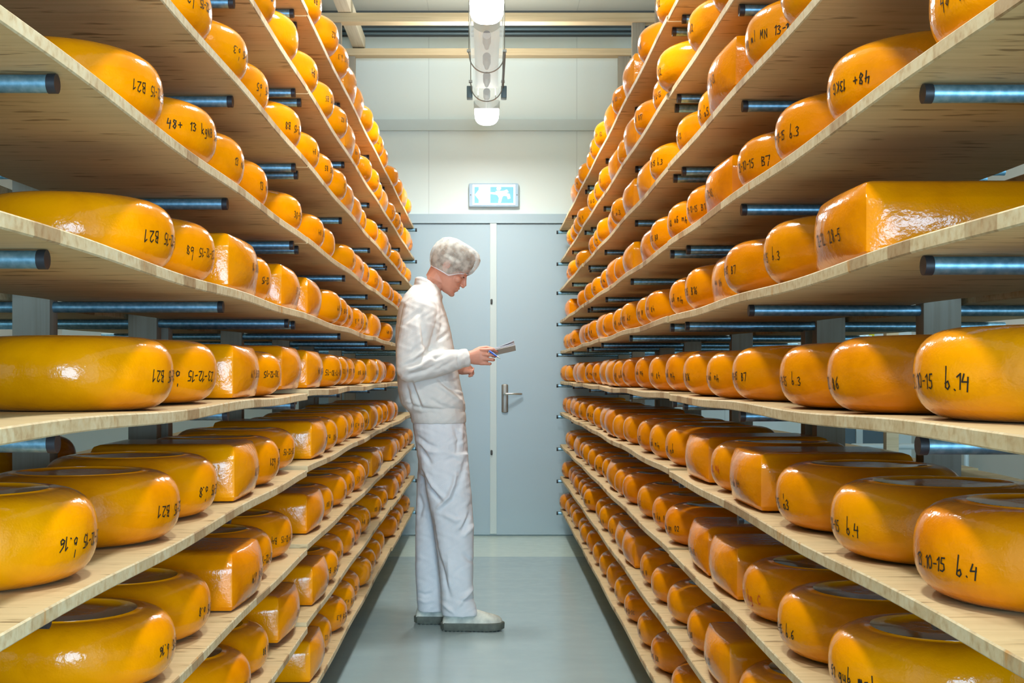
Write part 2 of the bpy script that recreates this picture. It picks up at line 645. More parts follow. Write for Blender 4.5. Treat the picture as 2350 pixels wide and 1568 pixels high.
# ------------------------------------------------------------------ racks
YJ = {-1: [20, 199, 368, 543, 719, 903, 1079, 1259, 1439, 1618],
      1: [33, 212, 376, 553, 725, 905, 1080, 1262, 1443, 1622]}
EDGE = {-1: 0.5575, 1: 0.563}
TH = 0.021
JOINT = [3.90, 7.36]
BAYS = [(0.75, JOINT[0] - .006), (JOINT[0] + .006, JOINT[1] - .006), (JOINT[1] + .006, 9.62)]
SUPP = [[0.80, 1.70, 2.90, 3.83], [3.97, 5.15, 6.38, 7.28], [7.45, 8.65, 9.56]]
ORD = ['top', 'second', 'third', 'fourth', 'fifth', 'sixth', 'seventh', 'eighth', 'ninth', 'bottom']
SHELF = ['top shelf'] + [o + ' shelf down' for o in ORD[1:9]] + ['bottom shelf']
SIDE = {-1: 'left', 1: 'right'}
BAYN = ['nearest bay', 'middle bay', 'farthest bay']
PW = (1.0, 1.087)


def row_z(side, k, bay):
    z = H + (VY - YJ[side][k]) / 739.0
    if bay == 1 and k >= 5:
        z += 0.012 if side < 0 else 0.006
    if bay == 2 and k >= 5:
        z += 0.010
    return z


def sag(bay, Y):
    s = SUPP[bay]
    if Y <= s[0] or Y >= s[-1]:
        return 0.0
    for a, b in zip(s, s[1:]):
        if a <= Y <= b:
            t = (Y - a) / (b - a)
            return -0.0065 * math.sin(math.pi * t) ** 2 * ((b - a) / 1.2) ** 2
    return 0.0


def bay_of(Y):
    return 0 if Y < JOINT[0] else (1 if Y < JOINT[1] else 2)


def board_top(side, k, Y):
    b = bay_of(Y)
    return row_z(side, k, b) + sag(b, Y)


def make_board(side, k, bay, x0, x1, label, group):
    y0, y1 = BAYS[bay]
    n = 110
    z = row_z(side, k, bay)
    org = Vector((side * (x0 + x1) / 2, (y0 + y1) / 2, z - TH))
    bm = bmesh.new()
    rings = []
    for i in range(n + 1):
        Y = y0 + (y1 - y0) * i / n
        s = sag(bay, Y)
        jit = 0.0
        e = 0.0022
        ring = [(x0 + e, TH), (x1, TH), (x1, 0), (x0 + e, 0), (x0, e), (x0, TH - e)]
        rings.append([bm.verts.new((side * (x + jit) - org.x, Y - org.y, zz + s)) for x, zz in ring])
    skin_rings(bm, rings, True)
    o = link('shelf_board', to_mesh(bm, 'shelf_board'), M['board'], None, org)
    tag(o, label, 'shelf board', group)
    return o


racks = {}
for side in (-1, 1):
    for bay in range(3):
        y0, y1 = BAYS[bay]
        root = empty('storage_rack', (side * 1.04, (y0 + y1) / 2, 0))
        tag(root, 'timber posts with steel pipes holding the cheese boards, %s of the %s rack' % (BAYN[bay], SIDE[side]),
            'storage rack', 'cheese storage racks along the aisle')
        racks[side, bay] = root
        o = root.location
        for Y in SUPP[bay]:
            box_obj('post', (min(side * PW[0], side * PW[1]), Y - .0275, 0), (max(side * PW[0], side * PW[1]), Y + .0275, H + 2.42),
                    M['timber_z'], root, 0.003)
            for k in range(10):
                if Y < 1.0 and k not in (4, 5, 6):
                    continue
                z = row_z(side, k, bay) - TH - 0.0140
                xa = 0.595 + rnd.uniform(-.012, .018)
                if bay == 2 and Y > 9:
                    xa = 0.535
                bm = bmesh.new()
                L = 1.58 - xa
                tube(bm, [(0, 0, 0), (L, 0, 0)] if side > 0 else [(0, 0, 0), (-L, 0, 0)], 0.0125, 16, cap='flat')
                p = link('pipe', to_mesh(bm, 'pipe', True, 0.9), M['pipe'], root)
                p.location = Vector((side * xa, Y, z)) - o
                bm = bmesh.new()
                tube(bm, [(-side * .003, 0, 0), (side * .009, 0, 0)], 0.0134, 16, cap='flat')
                c = link('end_cap', to_mesh(bm, 'end_cap', True, 0.9), M['cap'], p)
        for k in range(10):
            jx = rnd.uniform(-.004, .004)
            make_board(side, k, bay, EDGE[side] + jx, 0.988, 'pale pine shelf board, %s, %s of the %s rack' % (SHELF[k], BAYN[bay], SIDE[side]),
                       'pine shelf boards facing the aisle')
            if bay < 2 and 2 <= k <= 9:
                make_board(side, k, bay, 1.10, 1.53, 'pine board behind the posts, %s, %s of the %s rack' % (SHELF[k], BAYN[bay], SIDE[side]),
                           'pine boards on the far side of the racks')

# timbers on top of the racks
zt = H + 2.42
b = box_obj('timber_beam', (-1.35, 8.60, zt), (1.35, 8.70, zt + 0.062), M['timber_x'], bevel=.003)
tag(b, 'upper knotty pine crossbeam spanning the aisle, just below the ceiling', 'beam', 'crossbeams over the aisle')
b = box_obj('timber_beam', (-1.35, 9.50, zt), (1.35, 9.60, zt + 0.052), M['timber_x'], bevel=.003)
tag(b, 'lower thinner pine crossbeam spanning the aisle beside the far wall', 'beam', 'crossbeams over the aisle')
b = box_obj('timber_beam', (-1.02, 0.8, zt + 0.065), (-0.93, 9.62, zt + 0.165), M['timber_y'], bevel=.003)
tag(b, 'long pale timber running lengthwise above the left rack posts', 'beam')

# things beyond the right rack, glimpsed between its shelves
b = box_obj('timber_post', (2.262, 7.1, 0), (2.332, 7.16, H + 2.3), M['timber_x'], bevel=.003)
tag(b, 'pale timber post across the next aisle, seen through the right rack', 'post')
b = box_obj('yellow_marker', (2.97, WALL - .012, H + .22), (3.008, WALL - .001, H + .46), M['yellow'])
tag(b, 'small yellow strip on the far wall, seen between right rack shelves', 'marker')
root = empty('guard_rail', (2.85, 8.4, 0))
tag(root, 'pale tubular guard rail beyond the right rack', 'rail')
bm = bmesh.new()
tube(bm, [(-.40, 0, .77), (.40, 0, .77)], 0.02, 14)
link('rail', to_mesh(bm, 'rail', True), M['trim'], root)
for sx in (-.32, .36):
    bm = bmesh.new()
    tube(bm, [(sx, 0, 0), (sx, 0, .76)], 0.018, 14, cap='flat')
    link('upright', to_mesh(bm, 'upright', True, .9), M['trim'], root)
root = empty('window_1', (2.88, WALL - .02, .80))
tag(root, kind='structure')
box_obj('pane', (2.66, WALL - .012, .52), (3.10, WALL - .002, 1.06), M['darkblue'], root)
bm = bmesh.new()
for lo, hi in (((-.25, -.02, -.32), (-.20, .018, .30)), ((.20, -.02, -.32), (.25, .018, .30)), ((-.02, -.02, -.32), (.03, .018, .30)),
               ((-.25, -.02, .25), (.25, .018, .30)), ((-.25, -.02, -.32), (.25, .018, -.27))):
    box(bm, lo, hi)
link('window_frame', to_mesh(bm, 'window_frame'), M['trim'], root)

# ------------------------------------------------------------------ cheeses
RW, HW = 0.178, 0.128


def wheel_r(z):
    t = abs((z - HW / 2) / (HW / 2))
    a = 0.068
    return RW - a + a * (1 - min(1, t) ** 2.5) ** (1 / 2.5)


bm = bmesh.new()
prof = []
for i in range(19):
    t = -math.cos(math.pi * i / 18)
    # denser towards the rim
    z = HW / 2 * (1 + math.copysign(abs(t) ** 1.0, t))
    prof.append((wheel_r(z), z))
prof = [(RW * 0.3, 0.0)] + prof[:] + [(RW * 0.62, HW), (RW * 0.3, HW - .001)]
lathe(bm, prof, 72)
ME_WHEEL = to_mesh(bm, 'cheese_wheel', True)
ME_WHEEL.materials.append(M['cheese'])

BA, BB, HB = 0.168, 0.156, 0.130        # half sizes of a square block: across the shelf, along the aisle


def block_s(z, face=0):
    """inset of the walls at height z: face 0 looks at the aisle, face 1 along it"""
    t = z / HB
    s_ = -0.006 * max(0, (t - 0.93) / 0.07) ** 2 - 0.008 * max(0, (0.10 - t) / 0.10) ** 2
    if face == 1 and t > 0.74:
        s_ -= 0.020 * ((t - 0.74) / 0.26) ** 1.2
    if face == 0 and t > 0.80:
        s_ -= 0.006 * ((t - 0.80) / 0.20)
    return s_


def pillow(z, f, face=0):
    return (0.027 if face == 0 else 0.018) * math.sin(math.pi * f) ** 0.8 * math.sin(math.pi * min(1, max(0, z / HB))) ** 0.75


def block_ring(z, extra=0.0):
    pts = []
    a, b_ = BA + block_s(z, 0) + extra, BB + block_s(z, 1) + extra
    r = 0.005
    m = 11
    corner = [(a - r, b_ - r, 0), (-(a - r), b_ - r, 90), (-(a - r), -(b_ - r), 180), (a - r, -(b_ - r), 270)]
    for ci, (cx, cy, a0) in enumerate(corner):
        for k in range(3):
            t = math.radians(a0 + 90 * k / 2)
            pts.append((cx + r * math.cos(t), cy + r * math.sin(t)))
        nx, ny, _ = corner[(ci + 1) % 4]
        t = math.radians(a0 + 90)
        p0 = (cx + r * math.cos(t), cy + r * math.sin(t))
        p1 = (nx + r * math.cos(t), ny + r * math.sin(t))
        for k in range(1, m):
            f = k / m
            bul = pillow(z, f, 1 if abs(math.sin(t)) > .5 else 0)
            pts.append((p0[0] + (p1[0] - p0[0]) * f + bul * math.cos(t), p0[1] + (p1[1] - p0[1]) * f + bul * math.sin(t)))
    return pts


bm = bmesh.new()
rings = []
for z, ex in [(0.0, -.012), (0.004, 0)] + [(HB * t, 0) for t in (.1, .18, .26, .36, .46, .56, .66, .74, .76, .82, .88, .94)] + [(HB - .004, 0), (HB, -.006), (HB + .001, -.03)]:
    rings.append([bm.verts.new((x, y, z)) for x, y in block_ring(z, ex)])
skin_rings(bm, rings, True)
ME_BLOCK = to_mesh(bm, 'square_cheese', True, 0.42)
ME_BLOCK.materials.append(M['cheese'])

# handwriting: strokes in a unit cell, x 0..0.6, y 0..1
G = {
    '0': [[(.3, 1), (.08, .75), (.05, .4), (.2, .02), (.42, .1), (.53, .5), (.48, .85), (.3, 1)]],
    '1': [[(.12, .78), (.36, 1), (.28, 0)]],
    '2': [[(.08, .78), (.25, 1), (.48, .88), (.45, .6), (.05, .03), (.55, .06)]],
    '3': [[(.08, .9), (.3, 1), (.5, .82), (.25, .55), (.5, .35), (.38, .05), (.05, .08)]],
    '4': [[(.2, 1), (.05, .45), (.55, .5)], [(.48, .8), (.4, -.15)]],
    '5': [[(.55, 1), (.2, .97), (.14, .58), (.42, .55), (.46, .2), (.28, 0), (.05, .08)]],
    '6': [[(.45, 1), (.15, .6), (.08, .2), (.28, 0), (.48, .18), (.38, .45), (.12, .3)]],
    '7': [[(.05, .95), (.55, 1), (.25, -.1)]],
    '8': [[(.45, .85), (.2, 1), (.12, .75), (.45, .35), (.3, 0), (.08, .2), (.4, .62), (.45, .85)]],
    '9': [[(.48, .75), (.25, .98), (.08, .7), (.28, .5), (.48, .75), (.38, 0)]],
    '.': [[(.2, .05), (.26, .0)]],
    '-': [[(.1, .45), (.45, .5)]],
    '+': [[(.08, .45), (.52, .5)], [(.3, .75), (.28, .2)]],
    'b': [[(.22, 1.5), (.1, .1), (.3, 0), (.5, .2), (.4, .5), (.14, .35)]],
    'B': [[(.12, 1), (.1, 0)], [(.1, 1), (.45, .9), (.42, .62), (.12, .52), (.52, .38), (.45, .06), (.08, 0)]],
    'k': [[(.12, 1.3), (.1, 0)], [(.45, .65), (.12, .3), (.5, 0)]],
    'g': [[(.45, .6), (.2, .65), (.08, .3), (.25, .05), (.45, .35), (.46, .6), (.42, -.4), (.1, -.45)]],
    'N': [[(.06, 0), (.1, 1), (.48, .02), (.52, 1)]],
    'M': [[(.02, 0), (.1, 1), (.3, .3), (.5, 1), (.56, 0)]],
    'K': [[(.1, 1), (.1, 0)], [(.5, 1), (.12, .45), (.52, 0)]],
    'G': [[(.5, .85), (.25, 1), (.06, .5), (.25, 0), (.5, .15), (.5, .45), (.3, .45)]],
    'C': [[(.5, .85), (.25, 1), (.06, .5), (.25, 0), (.52, .12)]],
    'n': [[(.1, .62), (.1, 0), (.14, .45), (.35, .62), (.45, .4), (.46, 0)]],
    'm': [[(.03, .6), (.05, 0), (.18, .6), (.28, .1), (.42, .6), (.52, 0)]],
    'l': [[(.2, 1.3), (.25, 0)]],
    's': [[(.45, .6), (.15, .55), (.4, .25), (.1, 0)]],
    'u': [[(.08, .6), (.12, .1), (.38, .05), (.46, .6), (.5, 0)]],
    'y': [[(.08, .6), (.25, .1)], [(.48, .6), (.12, -.4)]],
}
ink_cache = {}


def writing(kind, side, text, flip, red, seedv, u0):
    """strip mesh of handwriting wrapped on the aisle-facing side; u0 is where the end of the text nearest the camera starts"""
    key = (kind, side, text, flip, red, seedv, u0)
    if key in ink_cache:
        return ink_cache[key]
    r = random.Random(seedv)
    hgt = 0.0185 * r.uniform(.9, 1.1)
    adv = hgt * 0.70
    wd = 0.0021 * r.uniform(.85, 1.15)
    zc = HW * 0.47 + r.uniform(-.006, .006) - (.006 if side > 0 else 0)
    slant = r.uniform(-.05, .18)
    segs = []
    x = 0.0
    for ch in text:
        if ch == ' ':
            x += adv * r.uniform(1.0, 1.5)
            continue
        cell = adv * (0.6 if ch in '.-1' else 1.0)
        dy = r.uniform(-.08, .08)
        for st in G[ch]:
            pts = [(x + (px + slant * py) * hgt + r.uniform(-.03, .03) * hgt, (py - .5 + dy) * hgt + r.uniform(-.03, .03) * hgt) for px, py in st]
            segs.append(pts)
        x += cell + r.uniform(-.05, .1) * adv
    total = x
    bm = bmesh.new()

    def place(a, b_):
        # (a, b_) in reading coordinates -> point on the surface, a measured from start of text
        if flip:
            a, b_ = total - a, -b_
        # reading left -> right on the right-hand rack runs from far to near, on the left-hand rack near to far
        near = (total - a) if side > 0 else a
        u = u0 - near            # u > 0 lies towards the camera
        z = zc + b_
        if kind == 'wheel':
            rr = wheel_r(z) + 0.0007
            ph = u / RW
            return Vector((-side * rr * math.cos(ph), -rr * math.sin(ph), z))
        f = max(-1, min(1, u / BB))
        xx = BA + block_s(z) + pillow(z, (f + 1) / 2) + 0.0009
        return Vector((-side * xx, -u, z))
    for pts in segs:
        for (ax, ay), (bx, by) in zip(pts, pts[1:]):
            d = math.hypot(bx - ax, by - ay) or 1e-6
            tx, ty = (bx - ax) / d, (by - ay) / d
            nx, ny = -ty * wd / 2, tx * wd / 2
            ex, ey = tx * wd * .35, ty * wd * .35
            q = [(ax - ex + nx, ay - ey + ny), (bx + ex + nx, by + ey + ny), (bx + ex - nx, by + ey - ny), (ax - ex - nx, ay - ey - ny)]
            bm.faces.new([bm.verts.new(place(*p)) for p in q])
    me = to_mesh(bm, 'inscription')
    me.materials.append(M['redink' if red else 'ink'])
    ink_cache[key] = me
    return me


# tangents of every cheese on every shelf, in pixels along the row, nearest first; negative marks a square block
ROWS = {
    (-1, 0): [739, 778, 801, -820, -833, 857, 870.5, 881, 891, 914.6, 924.5, -935.5, 944.5],
    (-1, 1): [633, 685, 730.5, 767, 798, -813, 827, 854, 871, 878, -889, 908, 920, 926, -944, 947],
    (-1, 2): [487.5, 569, 617, 691, 733, 765, 796, -810, -828, 841, 868, -890, 898, 920, 925, 932, 944],
    (-1, 3): [375, 497.5, 561, 615, 693, 745, 769, 816, -833, 848, 870, -878, 897, 904, 918, 925],
    (-1, 4): [402, 494, -584, 623, -684, -735, 783.5, 799, 810, 835, 843.5, -872, 902],
    (-1, 5): [399, 498.5, -588, 646, -687, -738, 784.5, 800, 814, 841, -867, -881, 886.6, 908],
    (-1, 6): [225, 414, 498, -588, 642, 677, -747.5, 775, 799, 812, 836, 847.5, -866, 878.5, 890.6, -905, 913.6],
    (-1, 7): [404, 484, -594, 625, 671, -740, 765, 796, 814, 839, 847, -873, 879, -910, 917, 928.6, 939, 948],
    (-1, 8): [576, 617, -682.6, -751, 777, 788, 814, 829, 850, 876, 890, -914, 924, 928.6, -932, 942],
    (-1, 9): [-742, 761, 797, 814, 825.5, 854, 862, 874, 882.5, 912, 921, 926, 941],
    (1, 0): [1505, 1463, -1427.6, 1404, -1385.5, 1363, 1353.6, 1345.7, 1326.4, 1318, -1309],
    (1, 1): [1632, 1577.5, 1507, 1498, 1455, -1427.6, 1416.6, -1397.7, 1373.5, 1363, 1348, 1324, 1316, 1309, 1300],
    (1, 2): [1791.5, 1709.5, -1625, 1601, 1552, 1490.6, -1465, -1431, 1402, -1397, 1369, 1361, 1351, 1320.7, 1303, 1300],
    (1, 3): [2131.5, 1897.6, 1777.5, 1692, -1625.6, 1575, 1531, 1492, -1473, -1431, 1409, -1393, 1377.6, 1357, 1340.6, 1324.4, -1297],
    (1, 4): [-1887.6, 1751.7, 1662, -1640, 1571.7, 1536, 1480.5, 1460, 1424, 1406, 1383, -1370, 1349, 1339.6, -1330.6, 1308, 1300, 1293],
    (1, 5): [2095, 1897.6, 1788.8, 1680, 1621, 1567.7, 1527, 1488.8, 1457, 1427, 1406.5, -1391.6, -1377.5, 1359.5, 1343, -1325, -1316, 1296.5, 1286],
    (1, 6): [2095, 1905.6, 1780, -1683.7, 1631, -1578.7, 1527, 1490.6, 1462.5, 1430, 1406, -1389, -1379, 1361, 1345.7, 1328, 1316, -1310, 1299, 1291],
    (1, 7): [1900, 1784, 1703.6, -1635, -1584, 1525.5, 1497, 1462.5, 1428.7, 1410, -1394, 1382, 1364, 1349, 1336, 1330, -1318, 1302, 1297.5],
    (1, 8): [1695, -1622.6, 1577, 1531, 1494, 1469, -1430.6, -1414.5, 1395, 1375, 1367, 1339, 1334, 1327.5, 1315.5, 1310.6, 1305, 1289],
    (1, 9): [1540.5, 1493.6, 1462.5, 1432.5, 1410, 1392, 1375, 1360, 1346, 1331, 1327.5, 1313, 1307, 1297.5, 1284],
}
# what is written where it can be read: (side, shelf, index) -> (text, upside down, red, text start)
MARKS = {
    (-1, 3, 0): ('23-12-15 B21', True, False, .055), (-1, 3, 1): ('48+ 13 kgNB 30-12-15', False, False, .120), (-1, 3, 2): ('13 nb', False, False, .02),
    (-1, 3, 3): ('13 nb', False, False, .02), (-1, 3, 4): ('30-12-15 n1', False, False, .03), (-1, 3, 5): ('30-12-15 B4', True, False, .03),
    (-1, 4, 0): ('23-12-15 B21', True, False, .060), (-1, 4, 1): ('23-12-15 b8', True, False, .075), (-1, 4, 3): ('12-15 b17', True, False, .08),
    (-1, 4, 2): ('30-12-15 11', True, False, .02), (-1, 4, 6): ('12-15 B19', True, False, .02),
    (-1, 5, 0): ('23-12-15 B21', True, False, .035), (-1, 5, 1): ('23-12-15 b8', True, False, .120), (-1, 5, 2): ('30-12-15 b19', True, False, .06),
    (-1, 5, 3): ('30-12-15 b17', True, False, .12), (-1, 5, 6): ('30-11-10-15', True, False, .10),
    (-1, 6, 0): ('23-12-15 b.16', True, False, .050), (-1, 6, 1): ('23-12-15 B21', True, False, .040), (-1, 6, 2): ('23-12-15 b.8', True, False, .045),
    (-1, 6, 3): ('30-12-15 b19', True, False, .03), (-1, 6, 4): ('30-12-15 b21', True, False, .03), (-1, 6, 5): ('31-12-15 B4', True, False, .09),
    (-1, 7, 0): ('23-12-15 b.16', True, False, .025), (-1, 7, 1): ('23-12-15 b.8', True, False, .02), (-1, 7, 2): ('30-12-15 b19', True, False, .06),
    (-1, 7, 3): ('30-12-15 b9', True, False, .09), (-1, 7, 4): ('31-12-15 B4', True, False, .09),
    (-1, 2, 1): ('23-12-15 b.3', True, False, .040), (-1, 2, 4): ('12-15 B4', True, False, .03), (-1, 2, 5): ('30-11-15 B5', True, False, .05),
    (-1, 2, 0): ('13-12-15 b2', True, False, .06), (-1, 1, 2): ('12-15 B4', True, False, .03), (-1, 1, 3): ('30-11-15 B5', True, False, .05),
    (1, 3, 1): ('48+ 13KG N', True, False, .075), (1, 3, 2): ('19-11-15 b.3', False, False, .055), (1, 3, 3): ('13-10-15 B7', False, False, .095),
    (1, 2, 1): ('kg ml MN 13-10-15', False, False, .150), (1, 3, 5): ('13-10-15 B16', False, False, .09), (1, 3, 6): ('4u gn 13', True, False, .09),
    (1, 4, 0): ('13-12 28-5', False, False, .085), (1, 4, 1): ('19-11-15 b.3', False, False, .035), (1, 4, 2): ('13-10-15 B7', False, False, .03),
    (1, 4, 5): ('4u gn 02', True, False, .06), (1, 4, 4): ('13-10-15 B16', False, False, .05), (1, 4, 6): ('48 nb', True, False, .05),
    (1, 5, 0): ('13.10-15 b.14', False, False, .068), (1, 5, 2): ('19-11-15 b.3', False, False, .045), (1, 5, 3): ('13-10-15 B7', False, False, .04),
    (1, 5, 5): ('13-10-15 B16', False, False, .02), (1, 5, 6): ('4u gn 02', True, False, .04), (1, 5, 7): ('48 nb', True, False, .06),
    (1, 5, 8): ('4u gn 02', True, False, .05), (1, 5, 1): ('13 86', False, False, .0),
    (1, 6, 0): ('13.10-15 b.4', False, False, .078), (1, 6, 1): ('13.10-15 b.4', False, False, .045), (1, 6, 2): ('19-11-15 b3', False, False, .02),
    (1, 6, 3): ('13 nb B4', False, False, .05), (1, 6, 4): ('4u 13', True, True, .02), (1, 6, 7): ('4u gn 02', True, False, .05),
    (1, 7, 0): ('51 gub msl', False, False, .085), (1, 7, 1): ('13.10-15 b.6', False, False, .03), (1, 7, 2): ('13 kg C', False, True, .05),
    (1, 1, 4): ('13-11-15 B17', False, False, .05), (1, 9, 0): ('4u gn 02', True, False, .07),
}
FILL = ['30-12-15 B4', '13-11-15 b5', '48 nb', '13 kg N', '12-15 b.3', '31-12-15 B8', '4u gn 02']
NAMED = {  # writing the photograph shows clearly enough to name in the label
    (-1, 3, 0): 'B21', (-1, 4, 0): 'B21', (-1, 5, 0): 'B21', (-1, 6, 1): 'B21', (-1, 6, 0): 'b.16', (-1, 7, 0): 'b.16', (-1, 6, 2): 'b.8', (-1, 7, 1): 'b.8',
    (-1, 3, 1): '13 kgNB', (-1, 2, 1): 'b.3', (1, 3, 1): '48+', (1, 3, 2): 'b.3', (1, 3, 3): 'B7', (1, 4, 1): 'b.3', (1, 5, 0): 'b.14', (1, 5, 2): 'b.3',
    (1, 5, 3): 'B7', (1, 6, 0): 'b.4', (1, 6, 1): 'b.4', (1, 6, 2): 'b3', (1, 7, 1): 'b.6',
}
NTH = ['nearest', 'second nearest', 'third nearest', 'fourth nearest', 'fifth nearest', 'sixth nearest', 'seventh nearest', 'eighth nearest', 'ninth nearest', 'tenth nearest']
FAR = [s.replace('nearest', 'farthest') for s in NTH]
first = {'wheel': True, 'block': True}


def add_cheese(kind, x, y, z, label, group, zs=1.0, rot=0.0):
    o = bpy.data.objects.new('round_cheese' if kind == 'wheel' else 'square_cheese', ME_WHEEL if kind == 'wheel' else ME_BLOCK)
    C.objects.link(o)
    o.location = (x, y, z)
    o.rotation_euler = (0, 0, rot)
    o.scale = (1, 1, zs)
    tag(o, label, 'cheese', group)
    return o


rr = random.Random(21)
for (side, k), lst in ROWS.items():
    edge = EDGE[side]
    xin0 = edge + {0: -0.022, 1: -0.018, 2: -0.004}.get(k, 0.010)
    items = []
    for v in lst:
        kind = 'block' if v < 0 else 'wheel'
        dx = abs(abs(v) - VX)
        if kind == 'wheel':
            th = math.atan(dx / F)
            Xc = xin0 + RW
            Yc = (Xc * math.cos(th) - RW) / math.sin(th)
            half = RW
        else:
            Yc = F * xin0 / dx - 0.02
            half = BB + 0.0195
        items.append([kind, dx, Yc, half])
    # keep neighbours from touching: push apart, nearest first, then relax back
    ys = [it[2] for it in items]
    for _ in range(400):
        for i in range(len(ys) - 1):
            need = items[i][3] + items[i + 1][3] + 0.004
            gap = ys[i + 1] - ys[i]
            if gap < need:
                d = (need - gap) / 2
                ys[i] -= d
                ys[i + 1] += d
        for i in range(len(ys)):
            ys[i] += 0.02 * (items[i][2] - ys[i])
        for jn in JOINT:
            pass
    for i in range(len(ys) - 1):
        need = items[i][3] + items[i + 1][3] + 0.002
        if ys[i + 1] - ys[i] < need:
            ys[i + 1] = ys[i] + need
    # the row ends at the end of the boards
    lim = 9.62 - 0.16
    for i in range(len(ys) - 1, -1, -1):
        top = lim if i == len(ys) - 1 else ys[i + 1] - items[i][3] - items[i + 1][3] - 0.002
        if ys[i] > top:
            ys[i] = top
    n = len(items)
    for i, (kind, dx, Y0, half) in enumerate(items):
        Y = ys[i]
        if kind == 'wheel':
            th = math.atan(dx / F)
            Xc = (RW + Y * math.sin(th)) / math.cos(th)
            Xc = min(max(Xc, edge + RW - 0.045), 0.988 - RW + 0.005)
        else:
            Xc = dx * (Y + 0.02) / F + BA + 0.022
            Xc = min(max(Xc, edge + BA + 0.006), 0.988 - BA + 0.005)
        # rest on whatever board is highest under the cheese
        hw = 0.13 if kind == 'wheel' else 0.172
        if bay_of(Y - .185) != bay_of(Y + .185):
            hw = 0.19
        z = max(board_top(side, k, Y + hw * q / 4) for q in range(-4, 5))
        pos = NTH[i] if i < (n + 1) // 2 else FAR[n - 1 - i]
        what = 'orange cheese wheel' if kind == 'wheel' else 'square orange cheese block'
        mk = NAMED.get((side, k, i))
        lab = '%s%s, %s cheese on the %s of the %s rack' % (what, ' marked ' + mk if mk else '', pos, SHELF[k], SIDE[side])
        if len(lab.split()) > 15:
            lab = lab.replace(' on the ', ', ').replace(' of the ', ', ')
        o = add_cheese(kind, side * Xc, Y, z + 0.0005, lab, 'cheeses on the %s of the %s rack' % (SHELF[k], SIDE[side]),
                       rr.uniform(.965, 1.03), 0.0 if kind == 'wheel' else rr.uniform(-.03, .03))
        mk = MARKS.get((side, k, i))
        if mk is None and rr.random() < (0.75 if kind == 'wheel' else 0.5):
            mk = (rr.choice(FILL), side < 0 or rr.random() < .3, False, rr.choice((.01, .04, .07)))
        if mk is not None:
            link('inscription', writing(kind, side, mk[0], mk[1], mk[2], (i * 7 + k * 3) % 5, mk[3] + (.036 if kind == 'wheel' else 0.0)), None, o)
# cheeses standing on the far side of the racks, seen between the posts
for side, k, Y, lab in ((-1, 6, 2.15, 'dim cheese wheel behind the first left post, seventh shelf down, nearest the camera'),
                        (-1, 6, 2.56, 'dim cheese wheel behind the left posts, seventh shelf down, second nearest'),
                        (-1, 6, 3.02, 'dim cheese wheel behind the left posts, seventh shelf down, third nearest'),
                        (-1, 6, 3.45, 'dim cheese wheel behind the left posts, seventh shelf down, fourth nearest'),
                        (1, 6, 2.62, 'dim cheese wheel behind the right post under the pipe tinted daylight blue')):
    add_cheese('wheel', side * 1.315, Y, board_top(side, k, Y) + 0.003, lab, 'cheeses on the far side of the racks')

# ------------------------------------------------------------------ luminaire line over the aisle
LZ = H + 1.80


def diffuser(parent, Y):
    bm = bmesh.new()
    r = 0.083
    prof = [(-r, 0.012), (-r, -.01)]
    for i in range(1, 12):
        a = math.pi + math.pi * i / 12
        prof.append((r * math.copysign(abs(math.cos(a)) ** .75, math.cos(a)), -.01 + .075 * -abs(math.sin(a)) ** .85))
    prof += [(r, -.01), (r, 0.012)]
    rings = [[bm.verts.new((x, y, z)) for x, z in prof] for y in (-.02, .02)]
    skin_rings(bm, rings, True)
    return link('diffuser', to_mesh(bm, 'diffuser', True, 0.6), M['lamp'], parent)


def lamp_head(Y, lab):
    root = empty('ceiling_lamp', (0, Y, LZ))
    tag(root, lab, 'lamp', 'bright lamp heads over the aisle')
    diffuser(root, Y)
    bm = bmesh.new()
    box(bm, (-.088, -.07, .013), (.088, .07, .075), .012)
    link('housing', to_mesh(bm, 'housing', True, .6), M['trim'], root)
    bm = bmesh.new()
    for sx in (-.06, .06):
        tube(bm, [(sx, 0, .07), (sx, 0, CEIL - LZ)], 0.003, 8, cap='flat')
    link('hanger', to_mesh(bm, 'hanger', True, .9), M['steel'], root)
    return root


lamp_head(6.13, 'nearer bright lamp head hanging over the aisle at the top edge')
lamp_head(8.62, 'farther bright lamp head at the far end of the clear tube')

root = empty('tube_luminaire', (0, 7.1, LZ))
tag(root, 'clear plastic tube luminaire with sockets inside, hanging lengthwise over the aisle', 'lamp')
bm = bmesh.new()
y0, y1, r = -0.82, 0.98, 0.09
rings = []
for y in (y0, y1):
    rings.append([bm.verts.new((r * math.cos(2 * math.pi * k / 40), y, r * math.sin(2 * math.pi * k / 40))) for k in range(40)])
skin_rings(bm, rings, False)
link('tube', to_mesh(bm, 'tube', True), M['tube'], root)
bm = bmesh.new()
box(bm, (-.07, y0, .045), (.07, y1, .058))
link('reflector', to_mesh(bm, 'reflector'), M['trim'], root)
for yy in (-0.62, -0.18, 0.26, 0.68):
    bm = bmesh.new()
    lathe(bm, [(0.022, 0.0), (0.022, .14), (0.020, .145), (.011, .26), (.008, .27)], 20, 'Y')
    s = link('lamp_socket', to_mesh(bm, 'lamp_socket', True, .6), M['socket'], root)
    s.location = (0, yy, -.045)
for yy, nm in ((-.02, 0), (.72, 1)):
    bm = bmesh.new()
    pts = [(0.097 * math.cos(a), yy, 0.097 * math.sin(a)) for a in [math.pi * (1 + i / 24) for i in range(25)]]
    pts = [(-.105, yy, .03)] + pts + [(.105, yy, .03)]
    tube(bm, pts, 0.0035, 8)
    for sx in (-1, 1):
        box(bm, (sx * .1 - .012, yy - .01, .02), (sx * .1 + .012, yy + .01, .034))
        tube(bm, [(sx * .1, yy, .03), (sx * .1, yy, CEIL - LZ)], 0.0025, 8, cap='flat')
    link('strap', to_mesh(bm, 'strap', True, .7), M['steel'], root)
